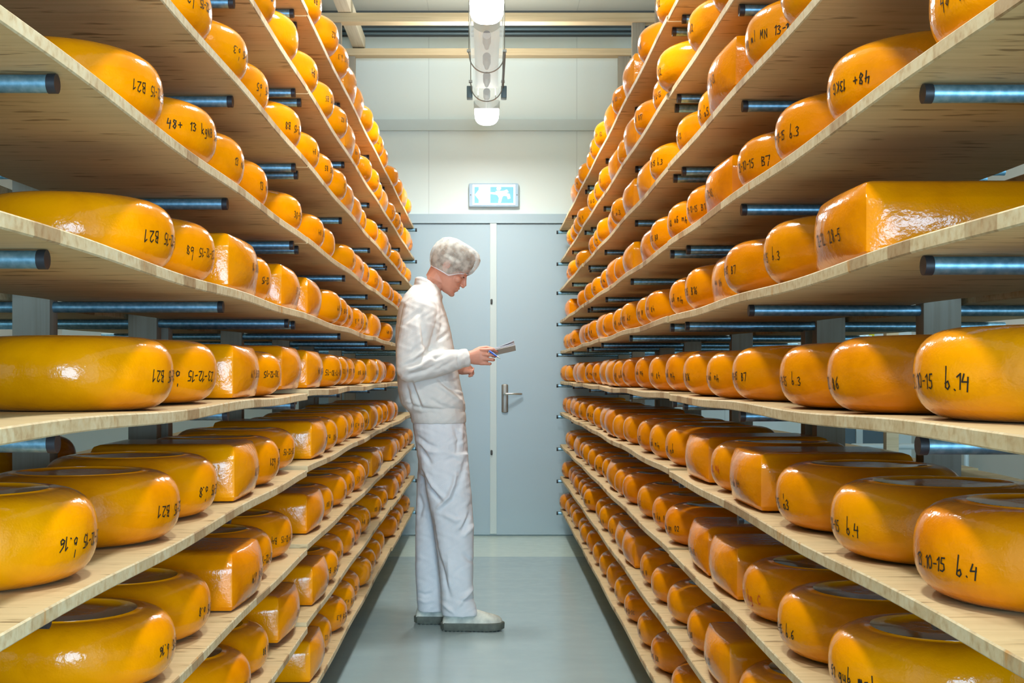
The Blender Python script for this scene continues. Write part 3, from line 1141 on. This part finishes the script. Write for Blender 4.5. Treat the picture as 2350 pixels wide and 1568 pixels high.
for sx in (-1, 1):
    bm = bmesh.new()
    box(bm, (sx * .108 - .018, .80, -.055), (sx * .108 + .018, .88, .02), .005)
    link('clamp', to_mesh(bm, 'clamp', True, .6), M['darkblue'], root)
bm = bmesh.new()
box(bm, (.094, .0, .005), (.108, .80, .03), .003)
link('conduit', to_mesh(bm, 'conduit', True, .6), M['socket'], root)

# the other lamps of the same line, nearer than the frame shows, give the light set at the top of this script

# ------------------------------------------------------------------ exit sign above the doors
root = empty('exit_sign', (wx(1133), WALL - .03, wz(450)))
tag(root, 'lit emergency exit sign with white figure and arrow above the doors', 'sign')
k_ = WALL / F
W2, H2 = 57 * k_, 27 * k_


def flat_poly(bm, pts, y):
    bm.faces.new([bm.verts.new((x, y, z)) for x, z in pts])


bm = bmesh.new()
box(bm, (-W2, -.03, -H2), (W2, .03, H2), .014)
link('housing', to_mesh(bm, 'housing', True, .6), M['sign_h'], root)
bm = bmesh.new()
box(bm, (-48 * k_, -.036, -23 * k_), (49 * k_, -.029, 23 * k_), .002)
link('panel', to_mesh(bm, 'panel'), M['sign_c'], root)
bm = bmesh.new()
yy = -.0375
e0, e1, f0, f1 = -48 * k_, 49 * k_, -23 * k_, 23 * k_
for q in (((e0, f0), (e0 + 4 * k_, f0), (e0 + 4 * k_, f1), (e0, f1)), ((e1 - 4 * k_, f0), (e1, f0), (e1, f1), (e1 - 4 * k_, f1)),
          ((e0, f1 - 5 * k_), (e1, f1 - 5 * k_), (e1, f1), (e0, f1)), ((e0, f0), (e1, f0), (e1, f0 + 4 * k_), (e0, f0 + 4 * k_))):
    flat_poly(bm, q, yy)
# arrow to the left with the open doorway
flat_poly(bm, [(-43 * k_, 0), (-32 * k_, 14 * k_), (-32 * k_, -14 * k_)], yy - .0002)
flat_poly(bm, [(-34 * k_, -19 * k_), (-8 * k_, -19 * k_), (-8 * k_, 19 * k_), (-34 * k_, 19 * k_)], yy - .0004)
# running figure
for q in ([(8, 10), (14, 10), (17, 15), (14, 19), (8, 18), (6, 14)], [(4, 8), (22, 9), (24, -2), (16, -6), (6, 0)],
          [(6, 5), (-8, 6), (-8, 2), (6, 0)], [(8, 0), (20, -4), (16, -18), (10, -18), (12, -8)], [(18, 6), (36, 2), (38, -8), (32, -10), (30, -3), (18, -2)],
          [(20, 8), (30, 12), (34, 6), (24, 3)]):
    flat_poly(bm, [(x * k_, z * k_) for x, z in q], yy - .0006)
o = link('pictogram', to_mesh(bm, 'pictogram'), M['sign_w'], root)
for sx in (-52.5, 53):
    bm = bmesh.new()
    lathe(bm, [(.004, 0), (.004, .004)], 10, 'Y', (sx * k_, -.034, 0))
    link('screw', to_mesh(bm, 'screw'), M['dark'], root)

# ------------------------------------------------------------------ the worker
PY = 6.22                                   # distance of his midline
YN, YFAR = 6.14, 6.31                       # feet


def solid(bm, name, voxel, smooth=6, subdiv=False):
    """fuse overlapping closed pieces into one continuous surface"""
    me = bpy.data.meshes.new(name)
    bmesh.ops.recalc_face_normals(bm, faces=bm.faces[:])
    bm.to_mesh(me)
    bm.free()
    o = bpy.data.objects.new(name, me)
    C.objects.link(o)
    md = o.modifiers.new('r', 'REMESH')
    md.mode = 'VOXEL'
    md.voxel_size = voxel
    md.use_smooth_shade = True
    if smooth:
        s = o.modifiers.new('s', 'SMOOTH')
        s.factor = 0.5
        s.iterations = smooth
    dg = bpy.context.evaluated_depsgraph_get()
    me2 = bpy.data.meshes.new_from_object(o.evaluated_get(dg))
    bpy.data.objects.remove(o)
    bpy.data.meshes.remove(me)
    me2.name = name
    for p in me2.polygons:
        p.use_smooth = True
    return me2


def xsec(bm, rows, Yc_of, n=28, power=2.4):
    """rows: (py, x_back, x_front, half_depth, Yc) in pixels/metres -> stacked horizontal rings"""
    rings = []
    for py, xb, xf, hd, Yc in rows:
        ring = []
        s = Yc / F
        cx = ((xb + xf) / 2 - VX) * s
        rx = (xf - xb) / 2 * s
        z = H + (VY - py) * s
        for k in range(n):
            a = 2 * math.pi * k / n
            c_, s_ = math.cos(a), math.sin(a)
            ring.append(bm.verts.new((cx + rx * math.copysign(abs(c_) ** (2 / power), c_), Yc + hd * math.copysign(abs(s_) ** (2 / power), s_), z)))
        rings.append(ring)
    skin_rings(bm, rings, True)


def wrinkle(me, folds, ymax=None):
    """push cloth out or in along fold lines drawn as (px, py) polylines on the camera side"""
    n = len(me.vertices)
    co = np.empty(n * 3)
    me.vertices.foreach_get('co', co)
    co = co.reshape(-1, 3)
    no = np.empty(n * 3)
    me.vertices.foreach_get('normal', no)
    no = no.reshape(-1, 3)
    px = VX + co[:, 0] * F / co[:, 1]
    py = VY - (co[:, 2] - H) * F / co[:, 1]
    disp = np.zeros(n)
    for pts, width, amp in folds:
        best = np.full(n, 1e9)
        tt = np.zeros(n)
        m = len(pts) - 1
        for i in range(m):
            (ax, ay), (bx, by) = pts[i], pts[i + 1]
            dx, dy = bx - ax, by - ay
            t = np.clip(((px - ax) * dx + (py - ay) * dy) / (dx * dx + dy * dy), 0, 1)
            d = np.hypot(px - ax - t * dx, py - ay - t * dy)
            q = d < best
            best[q] = d[q]
            tt[q] = (i + t[q]) / m
        disp += 1.5 * amp * np.exp(-(best / width) ** 2) * np.sin(np.pi * np.clip(tt * .9 + .05, 0, 1)) ** .6
    face = np.clip((0.25 - no[:, 1]) / 0.5, 0, 1)
    # soft general unevenness
    disp += 0.0016 * (np.sin(px * .21 + np.sin(py * .13) * 2) * np.sin(py * .17 + px * .05))
    co += no * (disp * face)[:, None]
    me.vertices.foreach_set('co', co.ravel())
    me.update()


# --- head frame (unpitched), metres, origin at the ear canal
PITCH = math.radians(31)
EAR = at(1029, 615, PY)
HR = [(.123, -.022, .044, .030), (.115, -.050, .072, .053), (.097, -.077, .090, .067), (.066, -.095, .098, .075), (.036, -.101, .101, .077),
      (.016, -.100, .101, .075), (.002, -.095, .091, .073), (-.02, -.086, .093, .071), (-.042, -.070, .095, .067), (-.058, -.050, .099, .061),
      (-.067, -.040, .093, .057), (-.078, -.028, .097, .051), (-.090, -.012, .090, .045), (-.103, .012, .092, .036), (-.114, .035, .080, .022)]


def hd(x, y, z):
    return Vector((EAR.x + x * math.cos(PITCH) + z * math.sin(PITCH), EAR.y + y, EAR.z - x * math.sin(PITCH) + z * math.cos(PITCH)))


def head_at(z):
    if z >= HR[0][0]:
        return HR[0][1:]
    for a, b in zip(HR, HR[1:]):
        if b[0] <= z <= a[0]:
            t = (a[0] - z) / (a[0] - b[0])
            return tuple(a[i] + (b[i] - a[i]) * t for i in (1, 2, 3))
    return HR[-1][1:]


def head_ring(z, grow=0.0, n=32):
    b_, f_, w_ = head_at(z)
    b_, f_, w_ = b_ - grow, f_ + grow, w_ + grow
    out = []
    for k in range(n):
        a = 2 * math.pi * k / n
        c_, s_ = math.cos(a), math.sin(a)
        x = (b_ + f_) / 2 + (f_ - b_) / 2 * math.copysign(abs(c_) ** .9, c_)
        # cheeks narrow towards the front of the face
        wy = w_ * (1 - .22 * max(0, c_) ** 2 * (1 if z < .02 else .3))
        out.append((x, wy * math.copysign(abs(s_) ** .9, s_), z))
    return out


bm = bmesh.new()
zs = [h[0] for h in HR]
rings = [[bm.verts.new(hd(*p)) for p in head_ring(z)] for z in zs]
skin_rings(bm, rings, True)
RotH = Matrix.Rotation(PITCH, 3, 'Y')
# nose, lips, brow, cheek, ears
tube(bm, [hd(.093, 0, .010), hd(.104, 0, -.014), hd(.114, 0, -.033), hd(.110, 0, -.042)], [.007, .0078, .0095, .009], 12)
for sy in (-1, 1):
    ellipsoid(bm, hd(.102, sy * .011, -.041), (.010, .006, .006), RotH, 12)
    ellipsoid(bm, hd(.083, sy * .034, .013), (.018, .022, .007), RotH, 14)
    ellipsoid(bm, hd(.068, sy * .046, -.028), (.022, .017, .018), RotH, 14)
    ellipsoid(bm, hd(.083, sy * .031, -.001), (.0115, .013, .0105), RotH, 14)
    ellipsoid(bm, hd(-.008, sy * .079, .000), (.018, .007, .031), RotH, 16)
    ellipsoid(bm, hd(-.004, sy * .077, -.026), (.010, .006, .010), RotH, 12)
ellipsoid(bm, hd(.090, 0, -.020), (.017, .011, .030), RotH, 14)
ellipsoid(bm, hd(.097, 0, -.040), (.013, .012, .009), RotH, 14)
ellipsoid(bm, hd(.093, 0, -.062), (.010, .022, .0052), RotH, 14)
ellipsoid(bm, hd(.091, 0, -.074), (.010, .020, .006), RotH, 14)
ellipsoid(bm, hd(.078, 0, -.103), (.018, .020, .014), RotH, 14)
# neck down into the shoulders
tube(bm, [hd(-.018, 0, -.01), at(1003, 645, PY), at(990, 668, PY), at(980, 700, PY)], [(.050, .062), (.054, .062), (.058, .064), (.075, .07)], 20)
# trunk, arms and legs inside the clothes
xsec(bm, [(690, 945, 1000, .13, PY), (720, 930, 1005, .165, PY), (800, 925, 1020, .15, PY), (900, 935, 1040, .14, PY), (960, 950, 1055, .145, PY), (1040, 965, 1062, .15, PY)], None)
SHN, ELN, WRN = at(962, 716, 6.045), at(937, 848, 5.985), at(1076, 820, 6.055)
SHF, ELF, WRF = at(970, 716, 6.395), at(958, 846, 6.46), at(1050, 846, 6.33)
for s_, e_, w_ in ((SHN, ELN, WRN), (SHF, ELF, WRF)):
    tube(bm, [s_, s_.lerp(e_, .5), e_], [.05, .046, .042], 14)
    tube(bm, [e_, e_.lerp(w_, .45), w_], [.042, .038, (.024, .030)], 14)
for yc, xt in ((YN, (1020, 1040, 1048)), (YFAR, (1010, 1000, 990))):
    tube(bm, [at(xt[0], 1030, yc), at(xt[1], 1190, yc), at(xt[2], 1400, yc)], [.075, .052, .038], 14)


# hands: palm + five fingers, thumb from the side of the palm
def V3(p, dx, dy, dz):
    return p + Vector((dx, dy, dz))


w0 = WRN
tube(bm, [w0, V3(w0, .022, .002, .000), V3(w0, .052, .004, .003), V3(w0, .082, .004, .002)], [(.026, .030), (.022, .036), (.0165, .041), (.0145, .040)], 18)
kn = [(.080, -.006, .035), (.087, -.008, .0125), (.085, -.007, -.010), (.077, -.003, -.0315)]
fing = [((.036, .002, .003), (.016, .014, -.008), (.004, .015, -.004)),
        ((.034, .003, -.004), (.008, .024, -.003), (-.014, .014, 0)),
        ((.031, .004, -.003), (.004, .024, .000), (-.015, .010, 0)),
        ((.025, .005, -.001), (.002, .020, .001), (-.013, .008, 0))]
for (kx, ky, kz), segs, r in zip(kn, fing, (.0080, .0084, .0080, .0072)):
    p = V3(w0, kx, ky, kz)
    pts = [V3(p, -.02, .004, 0), p]
    for s_ in segs:
        p = V3(p, *s_)
        pts.append(p)
    tube(bm, pts, [r * 1.1, r * 1.08, r, r * .95, r * .85], 14)
p = V3(w0, .030, .012, .028)
tube(bm, [p, V3(p, .024, .012, .014), V3(p, .056, .012, .019), V3(p, .098, .008, .008)], [.0135, .0115, .0098, .0078], 12)
THUMB_TIP = V3(p, .098, .008, .008)
w1 = WRF
tube(bm, [w1, V3(w1, .025, -.012, -.004), V3(w1, .055, -.028, -.006)], [(.025, .026), (.028, .028), (.032, .024)], 16)
for j, (ky, kz) in enumerate(((-.002, .010), (-.022, .006), (-.040, .000), (-.054, -.008))):
    p = V3(w1, .056, ky - .006, kz - .008)
    L = (.024, .026, .024, .019)[j]
    tube(bm, [V3(p, -.02, .004, 0), p, V3(p, L, -.003, -.004), V3(p, L * 1.0, -.002, -.018), V3(p, L * .3, 0, -.022)], [.0095, .0092, .0086, .008, .0072], 12)
p = V3(w1, .020, -.016, .018)
tube(bm, [p, V3(p, .026, -.018, .016), V3(p, .052, -.022, .018)], [.012, .0105, .0085], 12)
me = solid(bm, 'person', 0.0024, 2)
me.materials.clear()
me.materials.append(M['skin'])
person = link('person', me)
tag(person, 'person in white work clothes and hairnet standing in the aisle writing on a pad', 'person')

# eyes: lashes and brows
bm = bmesh.new()
for sy in (-1, 1):
    tube(bm, [hd(.088, sy * .020, -.003), hd(.0945, sy * .031, -.004), hd(.089, sy * .043, -.004)], .0022, 8)
    tube(bm, [hd(.099, sy * .016, .019), hd(.1005, sy * .032, .023), hd(.090, sy * .050, .020)], [.0022, .003, .0018], 8)
link('brows_and_lashes', to_mesh(bm, 'brows_and_lashes', True), M['eye'], person)


# hair and hairnet
def cap_shell(name, grow0, grow1, edge_b, edge_f, rough):
    bm = bmesh.new()
    n, m = 64, 26
    rings = []
    r = random.Random(3)
    ph = [r.uniform(0, 6.28) for _ in range(8)]
    for j in range(m + 1):
        t = j / m
        ring = []
        for k in range(n):
            a = 2 * math.pi * k / n
            c_ = math.cos(a)
            ze = edge_b + (edge_f - edge_b) * max(0, min(1, (c_ - .15) / .83))
            z = ze + (.1225 - ze) * math.sin(t * math.pi / 2)
            g = grow0 + (grow1 - grow0) * math.sin(t * math.pi) ** .7 if t < .5 else grow1
            b_, f_, w_ = head_at(z)
            if grow0 > .005:
                f_ += .008 * math.sin(t * math.pi) ** .8
            x = (b_ + f_) / 2 + (f_ - b_ + 2 * g) / 2 * math.copysign(abs(c_) ** .9, c_)
            s_ = math.sin(a)
            y = (w_ + g + (.010 if (t < .3 and abs(c_) < .35 and grow0 > .005) else 0)) * math.copysign(abs(s_) ** .9, s_)
            q = rough * (math.sin(5 * a + ph[0] + 4 * t) + .7 * math.sin(9 * a + ph[1] - 7 * t) + .6 * math.sin(13 * a + ph[2] + 11 * t)) * (1 - .5 * t)
            zz = z + g * math.sin(t * math.pi / 2)
            ring.append(bm.verts.new(hd(x + q * c_, y + q * s_, zz)))
        rings.append(ring)
    skin_rings(bm, rings, False)
    bm.faces.new(rings[-1])
    return to_mesh(bm, name, True)


link('hair', cap_shell('hair', .003, .006, -.030, .050, .0006), M['hair'], person)
hn = link('hairnet', cap_shell('hairnet', .006, .021, -.036, .024, .0016), M['net'], person)
bm = bmesh.new()
pts = []
for k in range(49):
    a = 2 * math.pi * k / 48
    c_, s_ = math.cos(a), math.sin(a)
    ze = -.036 + .060 * max(0, min(1, (c_ - .15) / .83))
    b_, f_, w_ = head_at(ze)
    pts.append(hd((b_ + f_) / 2 + (f_ - b_ + .012) / 2 * math.copysign(abs(c_) ** .9, c_), (w_ + .006 + (.010 if abs(c_) < .35 else 0)) * math.copysign(abs(s_) ** .9, s_), ze))
tube(bm, pts, .0022, 8)
link('elastic', to_mesh(bm, 'elastic', True), M['paper'], hn)

# sweatshirt
bm = bmesh.new()
xsec(bm, [(652, 952, 1003, .070, PY), (664, 940, 1010, .105, PY), (678, 928, 1013, .150, PY), (695, 919, 1016, .185, PY), (722, 912, 1025, .205, PY), (760, 908, 1035, .205, PY),
          (800, 908, 1042, .200, PY), (850, 911, 1051, .195, PY), (895, 913, 1060, .195, PY), (925, 919, 1067, .192, PY), (938, 930, 1069, .183, PY), (945, 938, 1066, .172, PY)], None)
xsec(bm, [(940, 940, 1066, .172, PY), (950, 941, 1069, .174, PY), (962, 943, 1070, .172, PY), (971, 946, 1069, .165, PY)], None)
for s_, e_, w_, fat in ((SHN, ELN, WRN, 1.0), (SHF, ELF, WRF, .92)):
    tube(bm, [s_ + Vector((.004, .02 if s_ is SHN else -.02, .012)), s_.lerp(e_, .3), s_.lerp(e_, .7), e_ + Vector((.012, 0, .010))],
         [.082 * fat, .080 * fat, .076 * fat, .070 * fat], 20)
    d = (w_ - e_)
    tube(bm, [e_ + Vector((.010, 0, .004)), e_ + d * .3, e_ + d * .6, e_ + d * .80], [.068 * fat, .066 * fat, .060 * fat, .050 * fat], 20)
    tube(bm, [e_ + d * .76, e_ + d * .88, e_ + d * .995], [(.042 * fat, .046 * fat), (.040 * fat, .0455 * fat), (.039 * fat, .0445 * fat)], 20, cap='flat')
# ribbed collar
cb, cf = at(958, 645, PY), at(1009, 676, PY)
cc = (cb + cf) / 2
pts = []
for k in range(33):
    a = 2 * math.pi * k / 32
    pts.append(cc + (cf - cb) / 2 * math.cos(a) + Vector((-.006 * math.sin(a) ** 2, .074 * math.sin(a), .018 * math.sin(a) ** 2)))
for off, r, k_s in (((0, 0, -.012), .017, 1.0), ((-.002, 0, .008), .013, .98), ((0, 0, .003), .015, .78), ((0, 0, -.001), .015, .56), ((.002, 0, -.016), .02, .4)):
    tube(bm, [cc + (q - cc) * k_s + Vector(off) for q in pts], r, 10)
me = solid(bm, 'sweatshirt', 0.0052, 5)
me.materials.clear()
me.materials.append(M['sweat'])
wrinkle(me, [
    ([(968, 712), (950, 722), (925, 745)], 5, -.006), ([(964, 712), (972, 760), (978, 810)], 7, -.012), ([(958, 740), (964, 790), (970, 830)], 8, .006),
    ([(925, 840), (950, 830), (985, 805)], 5, -.009), ([(930, 852), (965, 840), (1000, 815)], 5, .009), ([(935, 862), (975, 852), (1012, 832)], 5, -.007),
    ([(940, 835), (960, 815), (980, 795)], 4, .006), ([(975, 820), (1000, 822), (1020, 812)], 4, -.006), ([(1000, 850), (1025, 838), (1045, 822)], 5, -.005),
    ([(925, 815), (945, 808), (965, 790)], 4, -.005),
    ([(945, 880), (955, 910), (966, 935)], 4, -.010), ([(932, 885), (938, 915), (945, 940)], 4, -.008), ([(952, 878), (962, 905), (972, 930)], 4, .006),
    ([(1005, 870), (1030, 890), (1058, 905)], 5, -.008), ([(1010, 885), (1035, 905), (1062, 925)], 5, .008), ([(985, 915), (1010, 930), (1040, 938)], 5, -.006),
    ([(1035, 895), (1050, 900), (1066, 905)], 4, .006), ([(925, 925), (960, 937), (1010, 941), (1066, 938)], 4, -.006),
    ([(1012, 700), (1018, 740), (1010, 775)], 6, -.006), ([(1030, 760), (1015, 775), (1002, 782)], 5, -.005), ([(985, 700), (995, 740), (998, 790)], 9, .005),
    ([(1053, 804), (1051, 825), (1054, 846)], 2.5, -.004),
])
sw = link('sweatshirt', me, None, person)
tag(sw, 'cream long-sleeved sweatshirt')

# trousers
bm = bmesh.new()
xsec(bm, [(962, 947, 1066, .158, PY), (985, 948, 1070, .168, PY), (1020, 954, 1073, .172, PY), (1055, 959, 1075, .172, PY), (1085, 962, 1076, .160, PY), (1100, 975, 1070, .12, PY)], None)
xsec(bm, [(1040, 962, 1075, .088, YN), (1075, 966, 1077, .092, YN), (1110, 975, 1080, .092, YN), (1160, 985, 1085, .088, YN), (1210, 993, 1087, .084, YN), (1270, 1001, 1087, .080, YN),
          (1320, 1008, 1086, .076, YN), (1355, 1012, 1085, .072, YN), (1380, 1012, 1089, .073, YN), (1400, 1013, 1095, .074, YN), (1411, 1015, 1097, .073, YN)], None)
xsec(bm, [(1040, 960, 1062, .088, YFAR), (1075, 959, 1058, .090, YFAR), (1110, 956, 1050, .090, YFAR), (1160, 955, 1040, .086, YFAR), (1210, 953, 1032, .082, YFAR), (1300, 953, 1024, .076, YFAR),
          (1350, 955, 1021, .072, YFAR), (1385, 957, 1022, .072, YFAR), (1401, 959, 1022, .071, YFAR)], None)
me = solid(bm, 'trousers', 0.0052, 4)
me.materials.clear()
me.materials.append(M['trous'])
wrinkle(me, [
    ([(955, 1000), (980, 1020), (1005, 1028)], 5, -.007), ([(958, 1015), (985, 1035), (1015, 1040)], 5, .006),
    ([(960, 1020), (975, 1045), (988, 1065)], 5, -.010), ([(966, 1080), (985, 1120), (1012, 1152)], 4.5, -.012), ([(972, 1080), (994, 1118), (1022, 1148)], 5, .007),
    ([(1005, 1165), (1030, 1140), (1042, 1110), (1046, 1085)], 4, .011), ([(1012, 1172), (1040, 1146), (1052, 1115)], 5, -.007),
    ([(1075, 1040), (1062, 1085), (1050, 1120)], 6, -.006), ([(1084, 1150), (1072, 1190), (1060, 1225)], 6, -.010), ([(1080, 1165), (1066, 1195), (1050, 1215)], 5, .008),
    ([(1060, 1232), (1075, 1220), (1088, 1205)], 5, .006), ([(1020, 1180), (1045, 1195), (1062, 1190)], 6, .006),
    ([(1005, 1270), (1018, 1320), (1032, 1370)], 5, -.008), ([(1028, 1280), (1032, 1320), (1030, 1350)], 5, .006), ([(1062, 1270), (1078, 1285), (1088, 1290)], 5, -.006),
    ([(1085, 1350), (1065, 1375), (1045, 1400)], 5, .009), ([(1092, 1372), (1072, 1378), (1058, 1380)], 4, -.008), ([(1016, 1385), (1030, 1398), (1042, 1408)], 4, .006),
    ([(1045, 985), (1052, 1010), (1048, 1040)], 4, -.005), ([(1060, 975), (1058, 1005), (1062, 1030)], 5, .005), ([(1010, 1060), (1040, 1052), (1070, 1062)], 5, -.004),
    ([(960, 1130), (968, 1160), (962, 1190)], 5, -.006), ([(990, 1180), (1000, 1250), (1012, 1330)], 4, -.005), ([(958, 1360), (975, 1366), (990, 1362)], 4, -.005),
    ([(958, 1375), (975, 1382), (992, 1380)], 4, .004),
])
tr = link('trousers', me, None, person)
tag(tr, 'white loose work trousers')

# shoes
def shoe(Y, x0, x1, nm):
    s = Y / F
    L = (x1 - x0) * s
    bx = (x0 - VX) * s
    bm = bmesh.new()
    secs = [(0.0, .030, .028), (.03, .062, .036), (.10, .085, .039), (.30, .092, .040), (.45, .090, .042), (.60, .078, .047), (.75, .064, .049), (.87, .056, .045), (.95, .046, .035), (.99, .032, .020)]
    rings = []
    for t, h_, w_ in secs:
        ring = []
        for k in range(24):
            a = 2 * math.pi * k / 24
            c_, s_ = math.cos(a), math.sin(a)
            zz = .034 + max(0, s_) ** .8 * (h_ - .012) - max(0, -s_) * .004
            ring.append(bm.verts.new((bx + t * L, Y + w_ * math.copysign(abs(c_) ** .8, c_) * (1 - .25 * max(0, s_)), zz)))
        rings.append(ring)
    skin_rings(bm, rings, True)
    me = to_mesh(bm, 'shoe', True)
    md = link('shoe', me, M['shoe'], person)
    tag(md, nm)
    sub = md.modifiers.new('s', 'SUBSURF')
    sub.levels = sub.render_levels = 1
    bm = bmesh.new()
    outl = []
    m = 40
    for k in range(m):
        a = 2 * math.pi * k / m
        t = .5 - .515 * math.cos(a)
        wv = np.interp(t, [-.02, .05, .3, .5, .72, .9, 1.02], [.014, .040, .042, .046, .057, .050, .012])
        outl.append((bx + t * L, Y + wv * (1 if math.sin(a) >= 0 else -1) * min(1, abs(math.sin(a)) * 2.2) ** .6))
    rings = []
    for z, g in ((0.004, .97), (.008, 1.02), (.036, 1.03), (.041, 1.0)):
        rings.append([bm.verts.new((bx + L / 2 + (x - bx - L / 2) * g, Y + (y - Y) * g, z + .014 * max(0, (x - bx) / L - .82) ** 1.0)) for x, y in outl])
    skin_rings(bm, rings, True)
    for k in range(15):
        x = bx + L * (.03 + .93 * k / 14)
        if .38 < k / 14 < .5:
            continue
        wv = np.interp((x - bx) / L, [0, .05, .3, .5, .72, .9, 1], [.030, .036, .037, .040, .050, .042, .02])
        lift = .014 * max(0, (x - bx) / L - .82)
        box(bm, (x - .0045, Y - wv, lift), (x + .0045, Y + wv, .010 + lift))
    link('sole', to_mesh(bm, 'sole', True, .6), M['sole'], md)


shoe(YN, 1015, 1154, 'scuffed white slip-on work shoe, the nearer one')
shoe(YFAR, 954, 1092, 'scuffed white work shoe, the farther one')

# notepad and pen in his hands
root = empty('notepad', at(1146, 805, 6.105))
tag(root, 'small white notepad held out in the standing person\'s hand', 'notepad')
RP = Matrix.Rotation(math.radians(-13), 4, 'Y') @ Matrix.Rotation(math.radians(-13), 4, 'X')
root.rotation_euler = RP.to_euler()
bm = bmesh.new()
box(bm, (-.050, -.052, -.006), (.080, .052, -.002), .001)
link('cover', to_mesh(bm, 'cover'), M['card'], root)
bm = bmesh.new()
for j, lift in enumerate((0, .005, .022)):
    rings = []
    for i in range(13):
        t = i / 12
        x = -.048 + .127 * t
        z = .0002 + j * .0025 + lift * max(0, t - .25) ** 1.5
        rings.append([bm.verts.new((x, y, z + q)) for y, q in ((-.051, 0), (.051, .25 * lift), (.051, .25 * lift + .0018), (-.051, .0018))])
    skin_rings(bm, rings, True)
link('pages', to_mesh(bm, 'pages'), M['paper'], root)
root = empty('pen', at(1136, 815, 6.015))
tag(root, 'blue ballpoint pen between the standing person\'s fingers', 'pen')
pd = (at(1151, 826, 5.99) - at(1120, 804, 6.05))
pd.normalize()
bm = bmesh.new()
tube(bm, [pd * -.040, pd * -.02, pd * .012], [.0042, .0046, .0042], 12)
link('barrel', to_mesh(bm, 'barrel', True), M['pen'], root)
bm = bmesh.new()
tube(bm, [pd * .012, pd * .032, pd * .040], [.0036, .0018, .0008], 10)
link('tip', to_mesh(bm, 'tip', True), M['steel'], root)
